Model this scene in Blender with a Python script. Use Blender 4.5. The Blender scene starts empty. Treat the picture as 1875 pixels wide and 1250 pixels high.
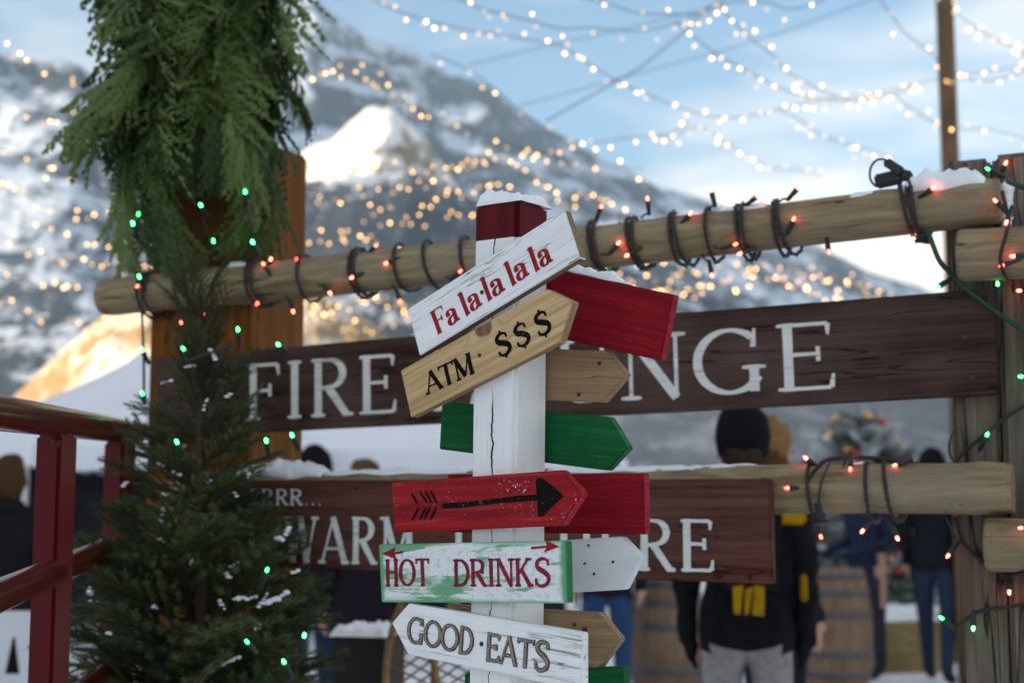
import bpy, bmesh, math, random
from mathutils import Vector, Matrix, Quaternion, noise as mnoise
R = math.radians
scene = bpy.context.scene
col = scene.collection

# ------------------------------------------------------------------ camera
FPX = 2604.17                       # focal length in photo pixels (50 mm on 36 mm, 1875 px wide)
HORIZON = 920.0
PITCH = math.atan((HORIZON - 625.0) / FPX)
CAMZ = 1.40
cam_d = bpy.data.cameras.new('camera'); cam_d.lens = 50; cam_d.sensor_width = 36
cam_d.clip_start = 0.05; cam_d.clip_end = 30000
cam_d.dof.use_dof = True; cam_d.dof.focus_distance = 2.27; cam_d.dof.aperture_fstop = 3.45
cam_d.dof.aperture_blades = 0
cam = bpy.data.objects.new('camera', cam_d); col.objects.link(cam)
cam.location = (0, 0, CAMZ); cam.rotation_euler = (math.pi/2 + PITCH, 0, 0)
scene.camera = cam

# ------------------------------------------------------------------ light
SUN_EL, SUN_ROT = R(12.5), R(-112)    # sun low on the left
sdir = Vector((math.sin(SUN_ROT)*math.cos(SUN_EL), math.cos(SUN_ROT)*math.cos(SUN_EL), math.sin(SUN_EL)))
world = bpy.data.worlds.new('World'); scene.world = world; world.use_nodes = True
wn = world.node_tree; wn.nodes.clear()
def wnode(t, **k):
    n = wn.nodes.new(t)
    for a, v in k.items(): setattr(n, a, v)
    return n
sky = wnode('ShaderNodeTexSky', sky_type='NISHITA'); sky.sun_disc = False
sky.sun_elevation = SUN_EL; sky.sun_rotation = SUN_ROT; sky.altitude = 900; sky.air_density = 1.0
sky.dust_density = 0.5; sky.ozone_density = 1.0
hsv = wnode('ShaderNodeHueSaturation'); hsv.inputs['Saturation'].default_value = 1.22
hsv.inputs['Value'].default_value = 0.68
tc = wnode('ShaderNodeTexCoord'); mp = wnode('ShaderNodeMapping'); mp.inputs['Scale'].default_value = (2.2, 2.2, 9)
mp.inputs['Location'].default_value = (4.2, 10.2, 1.3)
cn = wnode('ShaderNodeTexNoise'); cn.inputs['Scale'].default_value = 1.5; cn.inputs['Detail'].default_value = 7
cr = wnode('ShaderNodeValToRGB'); cr.color_ramp.elements[0].position = 0.40; cr.color_ramp.elements[1].position = 0.56
sep = wnode('ShaderNodeSeparateXYZ')
band = wnode('ShaderNodeValToRGB'); be = band.color_ramp.elements
be[0].position = 0.0; be[0].color = (1, 1, 1, 1); be[1].position = 0.26; be[1].color = (.42, .42, .42, 1)
e = be.new(0.16); e.color = (1, 1, 1, 1)
mul = wnode('ShaderNodeMath', operation='MULTIPLY')
mixc = wnode('ShaderNodeMix', data_type='RGBA')
bg = wnode('ShaderNodeBackground'); bg.inputs['Strength'].default_value = 0.10
out = wnode('ShaderNodeOutputWorld')
L = wn.links.new
L(sky.outputs[0], hsv.inputs['Color']); L(tc.outputs['Generated'], mp.inputs[0]); L(mp.outputs[0], cn.inputs['Vector'])
L(cn.outputs['Fac'], cr.inputs[0]); L(tc.outputs['Generated'], sep.inputs[0]); L(sep.outputs['Z'], band.inputs[0])
L(cr.outputs[0], mul.inputs[0]); L(band.outputs[0], mul.inputs[1]); L(mul.outputs[0], mixc.inputs['Factor'])
L(hsv.outputs[0], mixc.inputs['A']); mixc.inputs['B'].default_value = (5.5, 4.75, 3.9, 1)
L(mixc.outputs['Result'], bg.inputs['Color']); L(bg.outputs[0], out.inputs[0])

sun_d = bpy.data.lights.new('sun', 'SUN'); sun_d.energy = 4.4; sun_d.angle = R(0.5); sun_d.color = (1.0, 0.80, 0.58)
sun = bpy.data.objects.new('sun', sun_d); col.objects.link(sun)
sun.rotation_euler = sdir.to_track_quat('Z', 'Y').to_euler()

vs = scene.view_settings
scene.display_settings.display_device = 'sRGB'
vs.view_transform = 'Standard'; vs.look = 'None'; vs.exposure = 1.82; vs.gamma = 1.0; vs.use_curve_mapping = False
scene.render.engine = 'CYCLES'
cy = scene.cycles
cy.use_adaptive_sampling = False; cy.use_denoising = True
cy.max_bounces = 6; cy.diffuse_bounces = 3; cy.glossy_bounces = 3; cy.transmission_bounces = 3; cy.volume_bounces = 0
cy.sample_clamp_indirect = 4.0; cy.caustics_reflective = False; cy.caustics_refractive = False
scene.render.film_transparent = False

# ------------------------------------------------------------------ projection helpers (real places on real planes)
_c, _s = math.cos(PITCH), math.sin(PITCH)
def ray(px, py):
    dx = (px - 937.5)/FPX; dz = (625.0 - py)/FPX
    return Vector((dx, _c - dz*_s, _s + dz*_c))
EYE = Vector((0, 0, CAMZ))
def at(px, py, d):
    r = ray(px, py); return EYE + r*(d/r.y)
def on_plane(px, py, p0, n):
    r = ray(px, py); return EYE + r*((p0 - EYE).dot(n)/r.dot(n))

# ------------------------------------------------------------------ materials
class NT:
    def __init__(s, name):
        s.m = bpy.data.materials.new(name); s.m.use_nodes = True
        s.t = s.m.node_tree; s.t.nodes.clear()
        s.out = s.t.nodes.new('ShaderNodeOutputMaterial')
        s.b = s.t.nodes.new('ShaderNodeBsdfPrincipled'); s.t.links.new(s.b.outputs[0], s.out.inputs[0])
        s._co = None
    def n(s, t, ins=None, **k):
        n = s.t.nodes.new(t)
        for a, v in k.items(): setattr(n, a, v)
        for a, v in (ins or {}).items(): s.set(n.inputs[a], v)
        return n
    def set(s, inp, v):
        if isinstance(v, bpy.types.NodeSocket): s.t.links.new(v, inp)
        elif isinstance(v, (tuple, list)) and len(v) == 3 and inp.type == 'RGBA': inp.default_value = (*v, 1)
        else: inp.default_value = v
    def coord(s, rnd=True):
        if s._co is None:
            t = s.n('ShaderNodeTexCoord'); v = t.outputs['Object']
            if rnd:
                oi = s.n('ShaderNodeObjectInfo')
                mu = s.math('MULTIPLY', oi.outputs['Random'], 37.0)
                v = s.n('ShaderNodeVectorMath', {0: v, 1: mu}, operation='ADD').outputs[0]
            s._co = v
        return s._co
    def obj(s): return s.n('ShaderNodeTexCoord').outputs['Object']
    def xyz(s, v=None): return s.n('ShaderNodeSeparateXYZ', {0: v or s.obj()}).outputs
    def noise(s, scale3, detail=5, rough=.55, dist=0, co=None):
        m = s.n('ShaderNodeMapping', {'Vector': co or s.coord(), 'Scale': Vector(scale3)})
        return s.n('ShaderNodeTexNoise', {'Vector': m.outputs[0], 'Scale': 1.0, 'Detail': detail, 'Roughness': rough, 'Distortion': dist}).outputs['Fac']
    def ramp(s, f, *st):
        r = s.n('ShaderNodeValToRGB', {0: f}); el = r.color_ramp.elements
        while len(el) < len(st): el.new(.5)
        for e, (p, c) in zip(el, st):
            e.position = p; e.color = (c, c, c, 1) if not isinstance(c, (tuple, list)) else (*c, 1)
        return r.outputs[0]
    def math(s, op, a, b=0.0, c=0.0):
        return s.n('ShaderNodeMath', {0: a, 1: b, 2: c}, operation=op).outputs[0]
    def mix(s, f, a, b, mode='MIX'):
        n = s.n('ShaderNodeMix', data_type='RGBA', blend_type=mode)
        s.set(n.inputs['Factor'], f); s.set(n.inputs['A'], a); s.set(n.inputs['B'], b)
        return n.outputs['Result']
    def bump(s, h, strength=.4, dist=.002):
        b = s.n('ShaderNodeBump', {'Height': h, 'Strength': strength, 'Distance': dist}); s.set(s.b.inputs['Normal'], b.outputs[0])
    def fin(s, color=None, rough=.6, spec=None, metal=None):
        if color is not None: s.set(s.b.inputs['Base Color'], color)
        s.set(s.b.inputs['Roughness'], rough)
        if spec is not None: s.b.inputs['Specular IOR Level'].default_value = spec
        if metal is not None: s.b.inputs['Metallic'].default_value = metal
        return s.m
def sc3(axis, a, b): return tuple(a if i == axis else b for i in range(3))
def grain(t, axis=0, k=1.0):
    n1 = t.noise(sc3(axis, 2.2*k, 42*k), 5, .6, .8)
    n2 = t.noise(sc3(axis, 9*k, 330*k), 4, .65)
    return n1, n2
def wood(name, dark, light, axis=0, k=1.0, rough=.75, bump=.5, crack=0.0, blotch=None, spec=.25):
    t = NT(name); n1, n2 = grain(t, axis, k)
    c = t.ramp(n1, (.3, dark), (.52, [(a+b)/2 for a, b in zip(dark, light)]), (.7, light))
    c = t.mix(.75, c, t.ramp(n2, (.3, .62), (.62, 1.12)), 'MULTIPLY')
    n3 = t.noise((3.5, 3.5, 3.5), 4)
    c = t.mix(t.ramp(n3, (.42, 0.0), (.68, .55)), c, blotch or [v*.62 for v in dark])
    h = t.math('ADD', n1, t.math('MULTIPLY', n2, .6))
    if crack:
        n4 = t.noise(sc3(axis, 1.3, 26), 3, .5, .4)
        cr = t.ramp(t.math('ABSOLUTE', t.math('SUBTRACT', n4, .5)), (0, 1), (crack, 0))
        c = t.mix(cr, c, [v*.25 for v in dark]); h = t.math('SUBTRACT', h, t.math('MULTIPLY', cr, 1.4))
    t.bump(h, bump, .003)
    return t.fin(c, rough, spec)
def paint(name, colr, bare, axis=0, rough=.5, wear=.66, specks=0.0, bump=.35, vary=.18, spec=.12, crack=0.0):
    t = NT(name); n1, n2 = grain(t, axis)
    c = t.mix(t.ramp(n1, (.3, 0), (.7, 1)), [v*(1-vary) for v in colr], [min(1, v*(1+vary)) for v in colr])
    n4 = t.noise(sc3(axis, 6, 210), 6, .7, .3); patch = t.noise((7, 7, 7), 3)
    w = t.math('MULTIPLY', t.ramp(n4, (wear, 0), (wear+.05, 1)), t.ramp(patch, (.38, .15), (.6, 1)))
    c = t.mix(w, c, bare)
    if crack:
        n5 = t.noise(sc3(axis, 1.6, 34), 4, .6, .5); cr = t.ramp(t.math('ABSOLUTE', t.math('SUBTRACT', n5, .5)), (0, 1), (crack, 0))
        cr = t.math('MULTIPLY', cr, t.ramp(t.noise(sc3(axis, 7, 9), 3), (.50, 0), (.58, 1))); c = t.mix(cr, c, (.12, .10, .085)); w = t.math('MAXIMUM', w, cr)
    if specks:
        s1 = t.noise((330, 330, 330), 2); s2 = t.noise((14, 14, 14), 3)
        f = t.math('MULTIPLY', t.ramp(s1, (.66, 0), (.70, 1)), t.ramp(s2, (.45, 0), (.6, specks)))
        c = t.mix(f, c, (.75, .72, .72))
    h = t.math('SUBTRACT', t.math('ADD', t.math('MULTIPLY', n1, .6), t.math('MULTIPLY', n2, .5)), t.math('MULTIPLY', w, .6))
    t.bump(h, bump, .002)
    return t.fin(c, rough, spec)
def brushed(name, c0, c1, c2, bare, rough=.6, spec=.12):
    t = NT(name); n1, n2 = grain(t, 0); br = t.noise((3.5, 26, 90), 5, .65, .7); bl = t.noise((9, 9, 9), 4, .6)
    c = t.ramp(br, (.30, c0), (.50, c1), (.72, c2))
    c = t.mix(t.ramp(bl, (.40, 0), (.70, .55)), c, c0)
    c = t.mix(.35, c, t.ramp(n2, (.3, .6), (.62, 1.2)), 'MULTIPLY')
    sc_ = t.noise((5, 60, 160), 6, .75, .4); pt_ = t.noise((11, 11, 11), 3)
    w = t.math('MULTIPLY', t.ramp(sc_, (.62, 0), (.70, .8)), t.ramp(pt_, (.50, 0), (.62, 1)))
    c = t.mix(w, c, bare)
    t.bump(t.math('SUBTRACT', t.math('ADD', br, t.math('MULTIPLY', n2, .6)), t.math('MULTIPLY', w, .8)), .5, .0025)
    return t.fin(c, t.ramp(bl, (.3, rough-.12), (.7, rough+.15)), spec)
def plain(name, c, rough=.6, spec=.15, metal=0, var=.0, vs_=20):
    t = NT(name)
    if var:
        n = t.noise((vs_,)*3, 5); cc = t.mix(t.ramp(n, (.3, 0), (.7, 1)), [v*(1-var) for v in c], [min(1, v*(1+var)) for v in c])
        t.bump(n, .3, .004)
    else: cc = c
    return t.fin(cc, rough, spec, metal)
def emit(name, c, lo, hi, base=(.3, .3, .3), sample=True):
    t = NT(name); oi = t.n('ShaderNodeObjectInfo')
    st = t.math('ADD', t.math('MULTIPLY', t.math('POWER', oi.outputs['Random'], 2.0), hi-lo), lo)
    t.set(t.b.inputs['Emission Color'], c); t.set(t.b.inputs['Emission Strength'], st)
    m = t.fin(base, .3)
    m.cycles.emission_sampling = 'AUTO' if sample else 'NONE'
    return m

def snow_mat(name, dirt=.0, sc=1.0):
    t = NT(name); n = t.noise((60*sc,)*3, 6, .65); n2 = t.noise((9*sc,)*3, 4)
    c = t.mix(t.ramp(n2, (.3, 0), (.75, 1)), (.80, .83, .87), (.88, .89, .91))
    if dirt:
        n3 = t.noise((.35, .35, .35), 7, .65); c = t.mix(t.ramp(n3, (.44, 0), (.66, dirt)), c, (.30, .27, .24))
    t.bump(t.math('ADD', n, t.math('MULTIPLY', n2, 1.5)), .55, .006/sc if sc > .2 else .05)
    return t.fin(c, .75, .3)

MAT = {}
MAT['snow'] = snow_mat('snow')
MAT['ground'] = snow_mat('trampled_snow', .30, .12)
MAT['white_post'] = None
t = NT('log_pine'); n1 = t.noise((3.0, 26, 26), 5, .6, 1.6); n2 = t.noise((9, 260, 260), 4, .65)
vo = t.n('ShaderNodeTexVoronoi', {'Vector': t.n('ShaderNodeMapping', {'Vector': t.coord(), 'Scale': Vector((7, 13, 13))}).outputs[0], 'Scale': 1.0, 'Randomness': 1.0})
kd = t.math('ADD', vo.outputs['Distance'], t.math('MULTIPLY', t.math('SUBTRACT', t.noise((60, 60, 60), 3), .5), .10))
rings = t.math('SINE', t.math('MULTIPLY', kd, 46.0))
c = t.ramp(n1, (.3, (.155, .110, .056)), (.5, (.265, .202, .112)), (.72, (.375, .306, .188)))
c = t.mix(.7, c, t.ramp(n2, (.3, .66), (.62, 1.10)), 'MULTIPLY')
c = t.mix(t.math('MULTIPLY', t.ramp(kd, (.10, .45), (.38, 0)), t.math('ADD', t.math('MULTIPLY', rings, .5), .5)), c, (.20, .125, .06))
c = t.mix(t.ramp(kd, (.055, .9), (.09, 0)), c, (.06, .035, .02))
gy = t.noise((2.2, 5, 5), 5, .6); c = t.mix(t.ramp(gy, (.45, 0), (.66, .55)), c, (.25, .225, .175))
n4 = t.noise((1.1, 17, 17), 3, .5, .5); cr_ = t.ramp(t.math('ABSOLUTE', t.math('SUBTRACT', n4, .5)), (0, 1), (.010, 0))
cr_ = t.math('MULTIPLY', cr_, t.ramp(t.noise((5, 3, 3), 2), (.48, 0), (.56, 1)))
c = t.mix(cr_, c, (.045, .032, .02)); mo = t.noise((40, 40, 40), 4, .7); c = t.mix(t.ramp(mo, (.62, 0), (.72, .5)), c, (.10, .085, .055))
t.bump(t.math('SUBTRACT', t.math('ADD', n1, t.math('MULTIPLY', n2, .6)), t.math('MULTIPLY', cr_, 1.6)), .6, .003)
MAT['log'] = t.fin(c, .85, .15)
MAT['log_end'] = wood('log_end', (.19, .13, .07), (.34, .26, .16), 2, .5, .85, .4)
MAT['amber'] = wood('amber_stain', (.115, .036, .005), (.25, .098, .014), 2, .8, .65, .3, .006, blotch=(.14, .046, .007), spec=.12)
MAT['grey_post'] = wood('weathered_post', (.080, .064, .050), (.235, .20, .16), 2, 1.1, .9, .9, .016, blotch=(.125, .082, .052), spec=.1)
MAT['sign_brown'] = wood('sign_brown', (.024, .011, .008), (.085, .050, .040), 0, .8, .85, .7, .007, blotch=(.115, .080, .066), spec=.1)
MAT['sign_red'] = wood('sign_redbrown', (.060, .018, .012), (.165, .068, .050), 0, .8, .85, .7, .006, blotch=(.085, .055, .047), spec=.1)
MAT['pine'] = wood('pine_board', (.44, .28, .125), (.62, .44, .235), 0, .75, .6, .35, .004, blotch=(.52, .35, .17))
MAT['pine_grey'] = wood('pine_aged', (.25, .155, .08), (.38, .255, .14), 0, .75, .7, .4, .006, blotch=(.27, .17, .09))
MAT['white_paint'] = paint('white_paint', (.82, .83, .82), (.34, .30, .26), 0, .6, .585, 0, .8, .06, .15, .006)
MAT['red_paint'] = paint('red_paint', (.33, .010, .018), (.20, .02, .02), 0, .45, .68, .9, .35, .28)
MAT['red_flat'] = brushed('red_paint_flat', (.155, .0025, .008), (.225, .004, .011), (.30, .010, .020), (.36, .06, .07))
MAT['green_paint'] = brushed('green_paint', (.003, .070, .018), (.004, .105, .028), (.010, .155, .045), (.10, .24, .13))
MAT['red_edge'] = brushed('red_edge', (.20, .006, .016), (.30, .014, .034), (.42, .05, .075), (.5, .25, .2))
MAT['green_edge_dark'] = brushed('green_edge_dark', (.004, .08, .022), (.012, .13, .04), (.05, .2, .09), (.25, .3, .18))
MAT['white_raw'] = paint('white_pointer', (.66, .68, .69), (.40, .34, .28), 0, .6, .72, 0, .3, .06)
MAT['edge_wood'] = wood('board_edge', (.17, .11, .06), (.30, .20, .11), 0, 1, .75, .4)
MAT['let_red'] = paint('letter_red', (.30, .012, .020), (.16, .01, .02), 0, .5, .7, 0, .2, .3)
MAT['let_crimson'] = paint('letter_crimson', (.20, .014, .030), (.42, .12, .16), 0, .5, .62, 0, .2, .35)
MAT['let_black'] = paint('letter_black', (.008, .0075, .007), (.06, .045, .03), 0, .8, .66, .5, .2, .3, .04)
MAT['let_white'] = paint('letter_white', (.66, .67, .64), (.30, .24, .17), 0, .7, .56, 0, .5, .10)
MAT['let_rim'] = plain('letter_rim', (.035, .020, .014), .8)
MAT['let_rimtan'] = plain('letter_rim_tan', (.20, .14, .09), .8)
MAT['let_burn'] = plain('letter_burnt', (.075, .060, .050), .8, var=.3)
MAT['let_grey'] = plain('letter_grey', (.25, .21, .17), .8, var=.35, vs_=200)
MAT['iron'] = plain('iron_screw', (.05, .045, .04), .45, .5, .7)
MAT['cord'] = plain('cord_brown', (.030, .022, .020), .55, .4)
MAT['cord_green'] = plain('cord_green', (.008, .05, .028), .5, .4)
MAT['socket'] = plain('socket', (.018, .026, .022), .5, .4)
MAT['black'] = plain('black_plastic', (.015, .014, .016), .5, .4)
MAT['led_red'] = emit('led_red', (1.0, .07, .04), 5, 13, (.4, .05, .04))
MAT['led_green'] = emit('led_green', (.04, 1.0, .16), 3, 10, (.05, .4, .12))
MAT['bulb'] = emit('bulb_warm', (1.0, .55, .20), 0.5, 3.6, (.5, .42, .3), False)
MAT['wire'] = plain('wire', (.10, .10, .11), .6)
MAT['rail_red'] = paint('railing_red', (.085, .0022, .004), (.06, .005, .005), 2, .35, .75, 0, .15, .15, .2)
MAT['rail_wood'] = wood('railing_varnish', (.070, .005, .004), (.125, .013, .009), 0, .7, .2, .12, spec=.5)
MAT['pole'] = wood('pole_wood', (.13, .075, .04), (.24, .15, .085), 2, .5, .8, .4)
MAT['tent'] = plain('tent_fabric', (.74, .77, .82), .7, var=.04, vs_=2)
MAT['metal'] = plain('tent_leg_metal', (.5, .5, .52), .4, .5, .6)

# ------------------------------------------------------------------ mesh helpers
def link(name, mesh, parent=None, mats=(), mw=None):
    o = bpy.data.objects.new(name, mesh); col.objects.link(o)
    for m in mats:
        if len(mesh.materials) < len(mats): mesh.materials.append(m)
    if parent: o.parent = parent
    if mw is not None: o.matrix_basis = mw
    return o
def tag(o, label=None, cat=None, group=None, kind=None):
    for k, v in (('label', label), ('category', cat), ('group', group), ('kind', kind)):
        if v: o[k] = v
    return o
def thing(name, label, cat, loc=(0, 0, 0), group=None):
    o = bpy.data.objects.new(name, None); col.objects.link(o); o.location = loc; o.empty_display_size = .1
    return tag(o, label, cat, group)
def mesh_of(name, verts, faces, mats=(), smooth=False, idx=None):
    m = bpy.data.meshes.new(name); m.from_pydata([tuple(v) for v in verts], [], faces)
    for x in mats: m.materials.append(x)
    if idx: m.polygons.foreach_set('material_index', idx)
    if smooth: m.polygons.foreach_set('use_smooth', [True]*len(m.polygons))
    m.update(); return m
def from_bm(name, bm, mats=(), smooth=False):
    m = bpy.data.meshes.new(name); bm.to_mesh(m); bm.free()
    for x in mats: m.materials.append(x)
    if smooth: m.polygons.foreach_set('use_smooth', [True]*len(m.polygons))
    return m
def frame(o, x, y, z):
    return Matrix(((x.x, y.x, z.x, o.x), (x.y, y.y, z.y, o.y), (x.z, y.z, z.z, o.z), (0, 0, 0, 1)))
def tube_data(pts, rad, seg=8, caps=True):
    pts = [Vector(p) for p in pts]; n = len(pts); V, F = [], []
    rr = rad if isinstance(rad, (list, tuple)) else [rad]*n
    t0 = (pts[1]-pts[0]).normalized(); up = Vector((0, 0, 1)) if abs(t0.z) < .9 else Vector((1, 0, 0))
    u = t0.cross(up).normalized()
    for i, p in enumerate(pts):
        t = (pts[min(i+1, n-1)] - pts[max(i-1, 0)])
        t = t.normalized() if t.length > 1e-9 else t0
        u = (u - t*u.dot(t)).normalized(); w = t.cross(u)
        for k in range(seg):
            a = 2*math.pi*k/seg; V.append(p + (u*math.cos(a) + w*math.sin(a))*rr[i])
    for i in range(n-1):
        for k in range(seg):
            a, b = i*seg+k, i*seg+(k+1) % seg; F.append((a, b, b+seg, a+seg))
    if caps:
        F.append(tuple(range(seg))[::-1]); F.append(tuple(range((n-1)*seg, n*seg)))
    return V, F
def join(parts):
    V, F = [], []
    for v, f in parts:
        o = len(V); V += list(v); F += [tuple(i+o for i in q) for q in f]
    return V, F
def catmull(P, n=8):
    P = [Vector(p) for p in P]; Q = [P[0]*2-P[1]] + P + [P[-1]*2-P[-2]]; out_ = []
    for i in range(1, len(Q)-2):
        a, b, c, d = Q[i-1:i+3]
        for k in range(n):
            t = k/n; out_.append(.5*((2*b) + (c-a)*t + (2*a-5*b+4*c-d)*t*t + (3*b-a-3*c+d)*t**3))
    out_.append(P[-1]); return out_
def lathe(prof, seg=24):
    V, F = [], []
    for r, z in prof:
        for k in range(seg):
            a = 2*math.pi*k/seg; V.append((r*math.cos(a), r*math.sin(a), z))
    for i in range(len(prof)-1):
        for k in range(seg):
            a, b = i*seg+k, i*seg+(k+1) % seg; F.append((a, b, b+seg, a+seg))
    F.append(tuple(range(seg))[::-1]); F.append(tuple(range((len(prof)-1)*seg, len(prof)*seg)))
    return V, F
def box_mesh(name, sx, sy, sz, mats, bev=.004, z0=0):
    bm = bmesh.new(); bmesh.ops.create_cube(bm, size=1)
    for v in bm.verts: v.co = Vector((v.co.x*sx, v.co.y*sy, (v.co.z+.5)*sz + z0))
    if bev: bmesh.ops.bevel(bm, geom=bm.edges[:], offset=bev, segments=2, affect='EDGES', clamp_overlap=True)
    return from_bm(name, bm, mats)
def slab(name, outline, t, mats, bev=.0015, edge_idx=1):
    """outline = list of (x, z) front face, extruded along +y by t (front at y = 0)"""
    area = sum(outline[i][0]*outline[(i+1) % len(outline)][1] - outline[(i+1) % len(outline)][0]*outline[i][1] for i in range(len(outline)))
    if area < 0: outline = outline[::-1]
    bm = bmesh.new()
    fr = [bm.verts.new((x, 0, z)) for x, z in outline]; bk = [bm.verts.new((x, t, z)) for x, z in outline]
    n = len(outline)
    f = bm.faces.new(fr); bm.faces.new(bk[::-1])
    for i in range(n): 
        q = bm.faces.new((fr[(i+1) % n], fr[i], bk[i], bk[(i+1) % n])); q.material_index = edge_idx if len(mats) > 1 else 0
    if bev: bmesh.ops.bevel(bm, geom=bm.edges[:], offset=bev, segments=2, affect='EDGES')
    return from_bm(name, bm, mats)
def snow_lump(bm_parts, c, r, seed, flat=.6, sub=2):
    bm = bmesh.new(); bmesh.ops.create_icosphere(bm, subdivisions=sub, radius=1)
    for v in bm.verts:
        d = 1 + .45*mnoise.noise(v.co*1.7 + Vector((seed, seed*.7, 3))) + .18*mnoise.noise(v.co*5 + Vector((seed, 1, seed)))
        v.co = Vector((v.co.x*d*r, v.co.y*d*r, v.co.z*d*r*flat)) + Vector(c)
    bm_parts.append(([v.co.copy() for v in bm.verts], [tuple(v.index for v in f.verts) for f in bm.faces])); bm.free()

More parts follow.
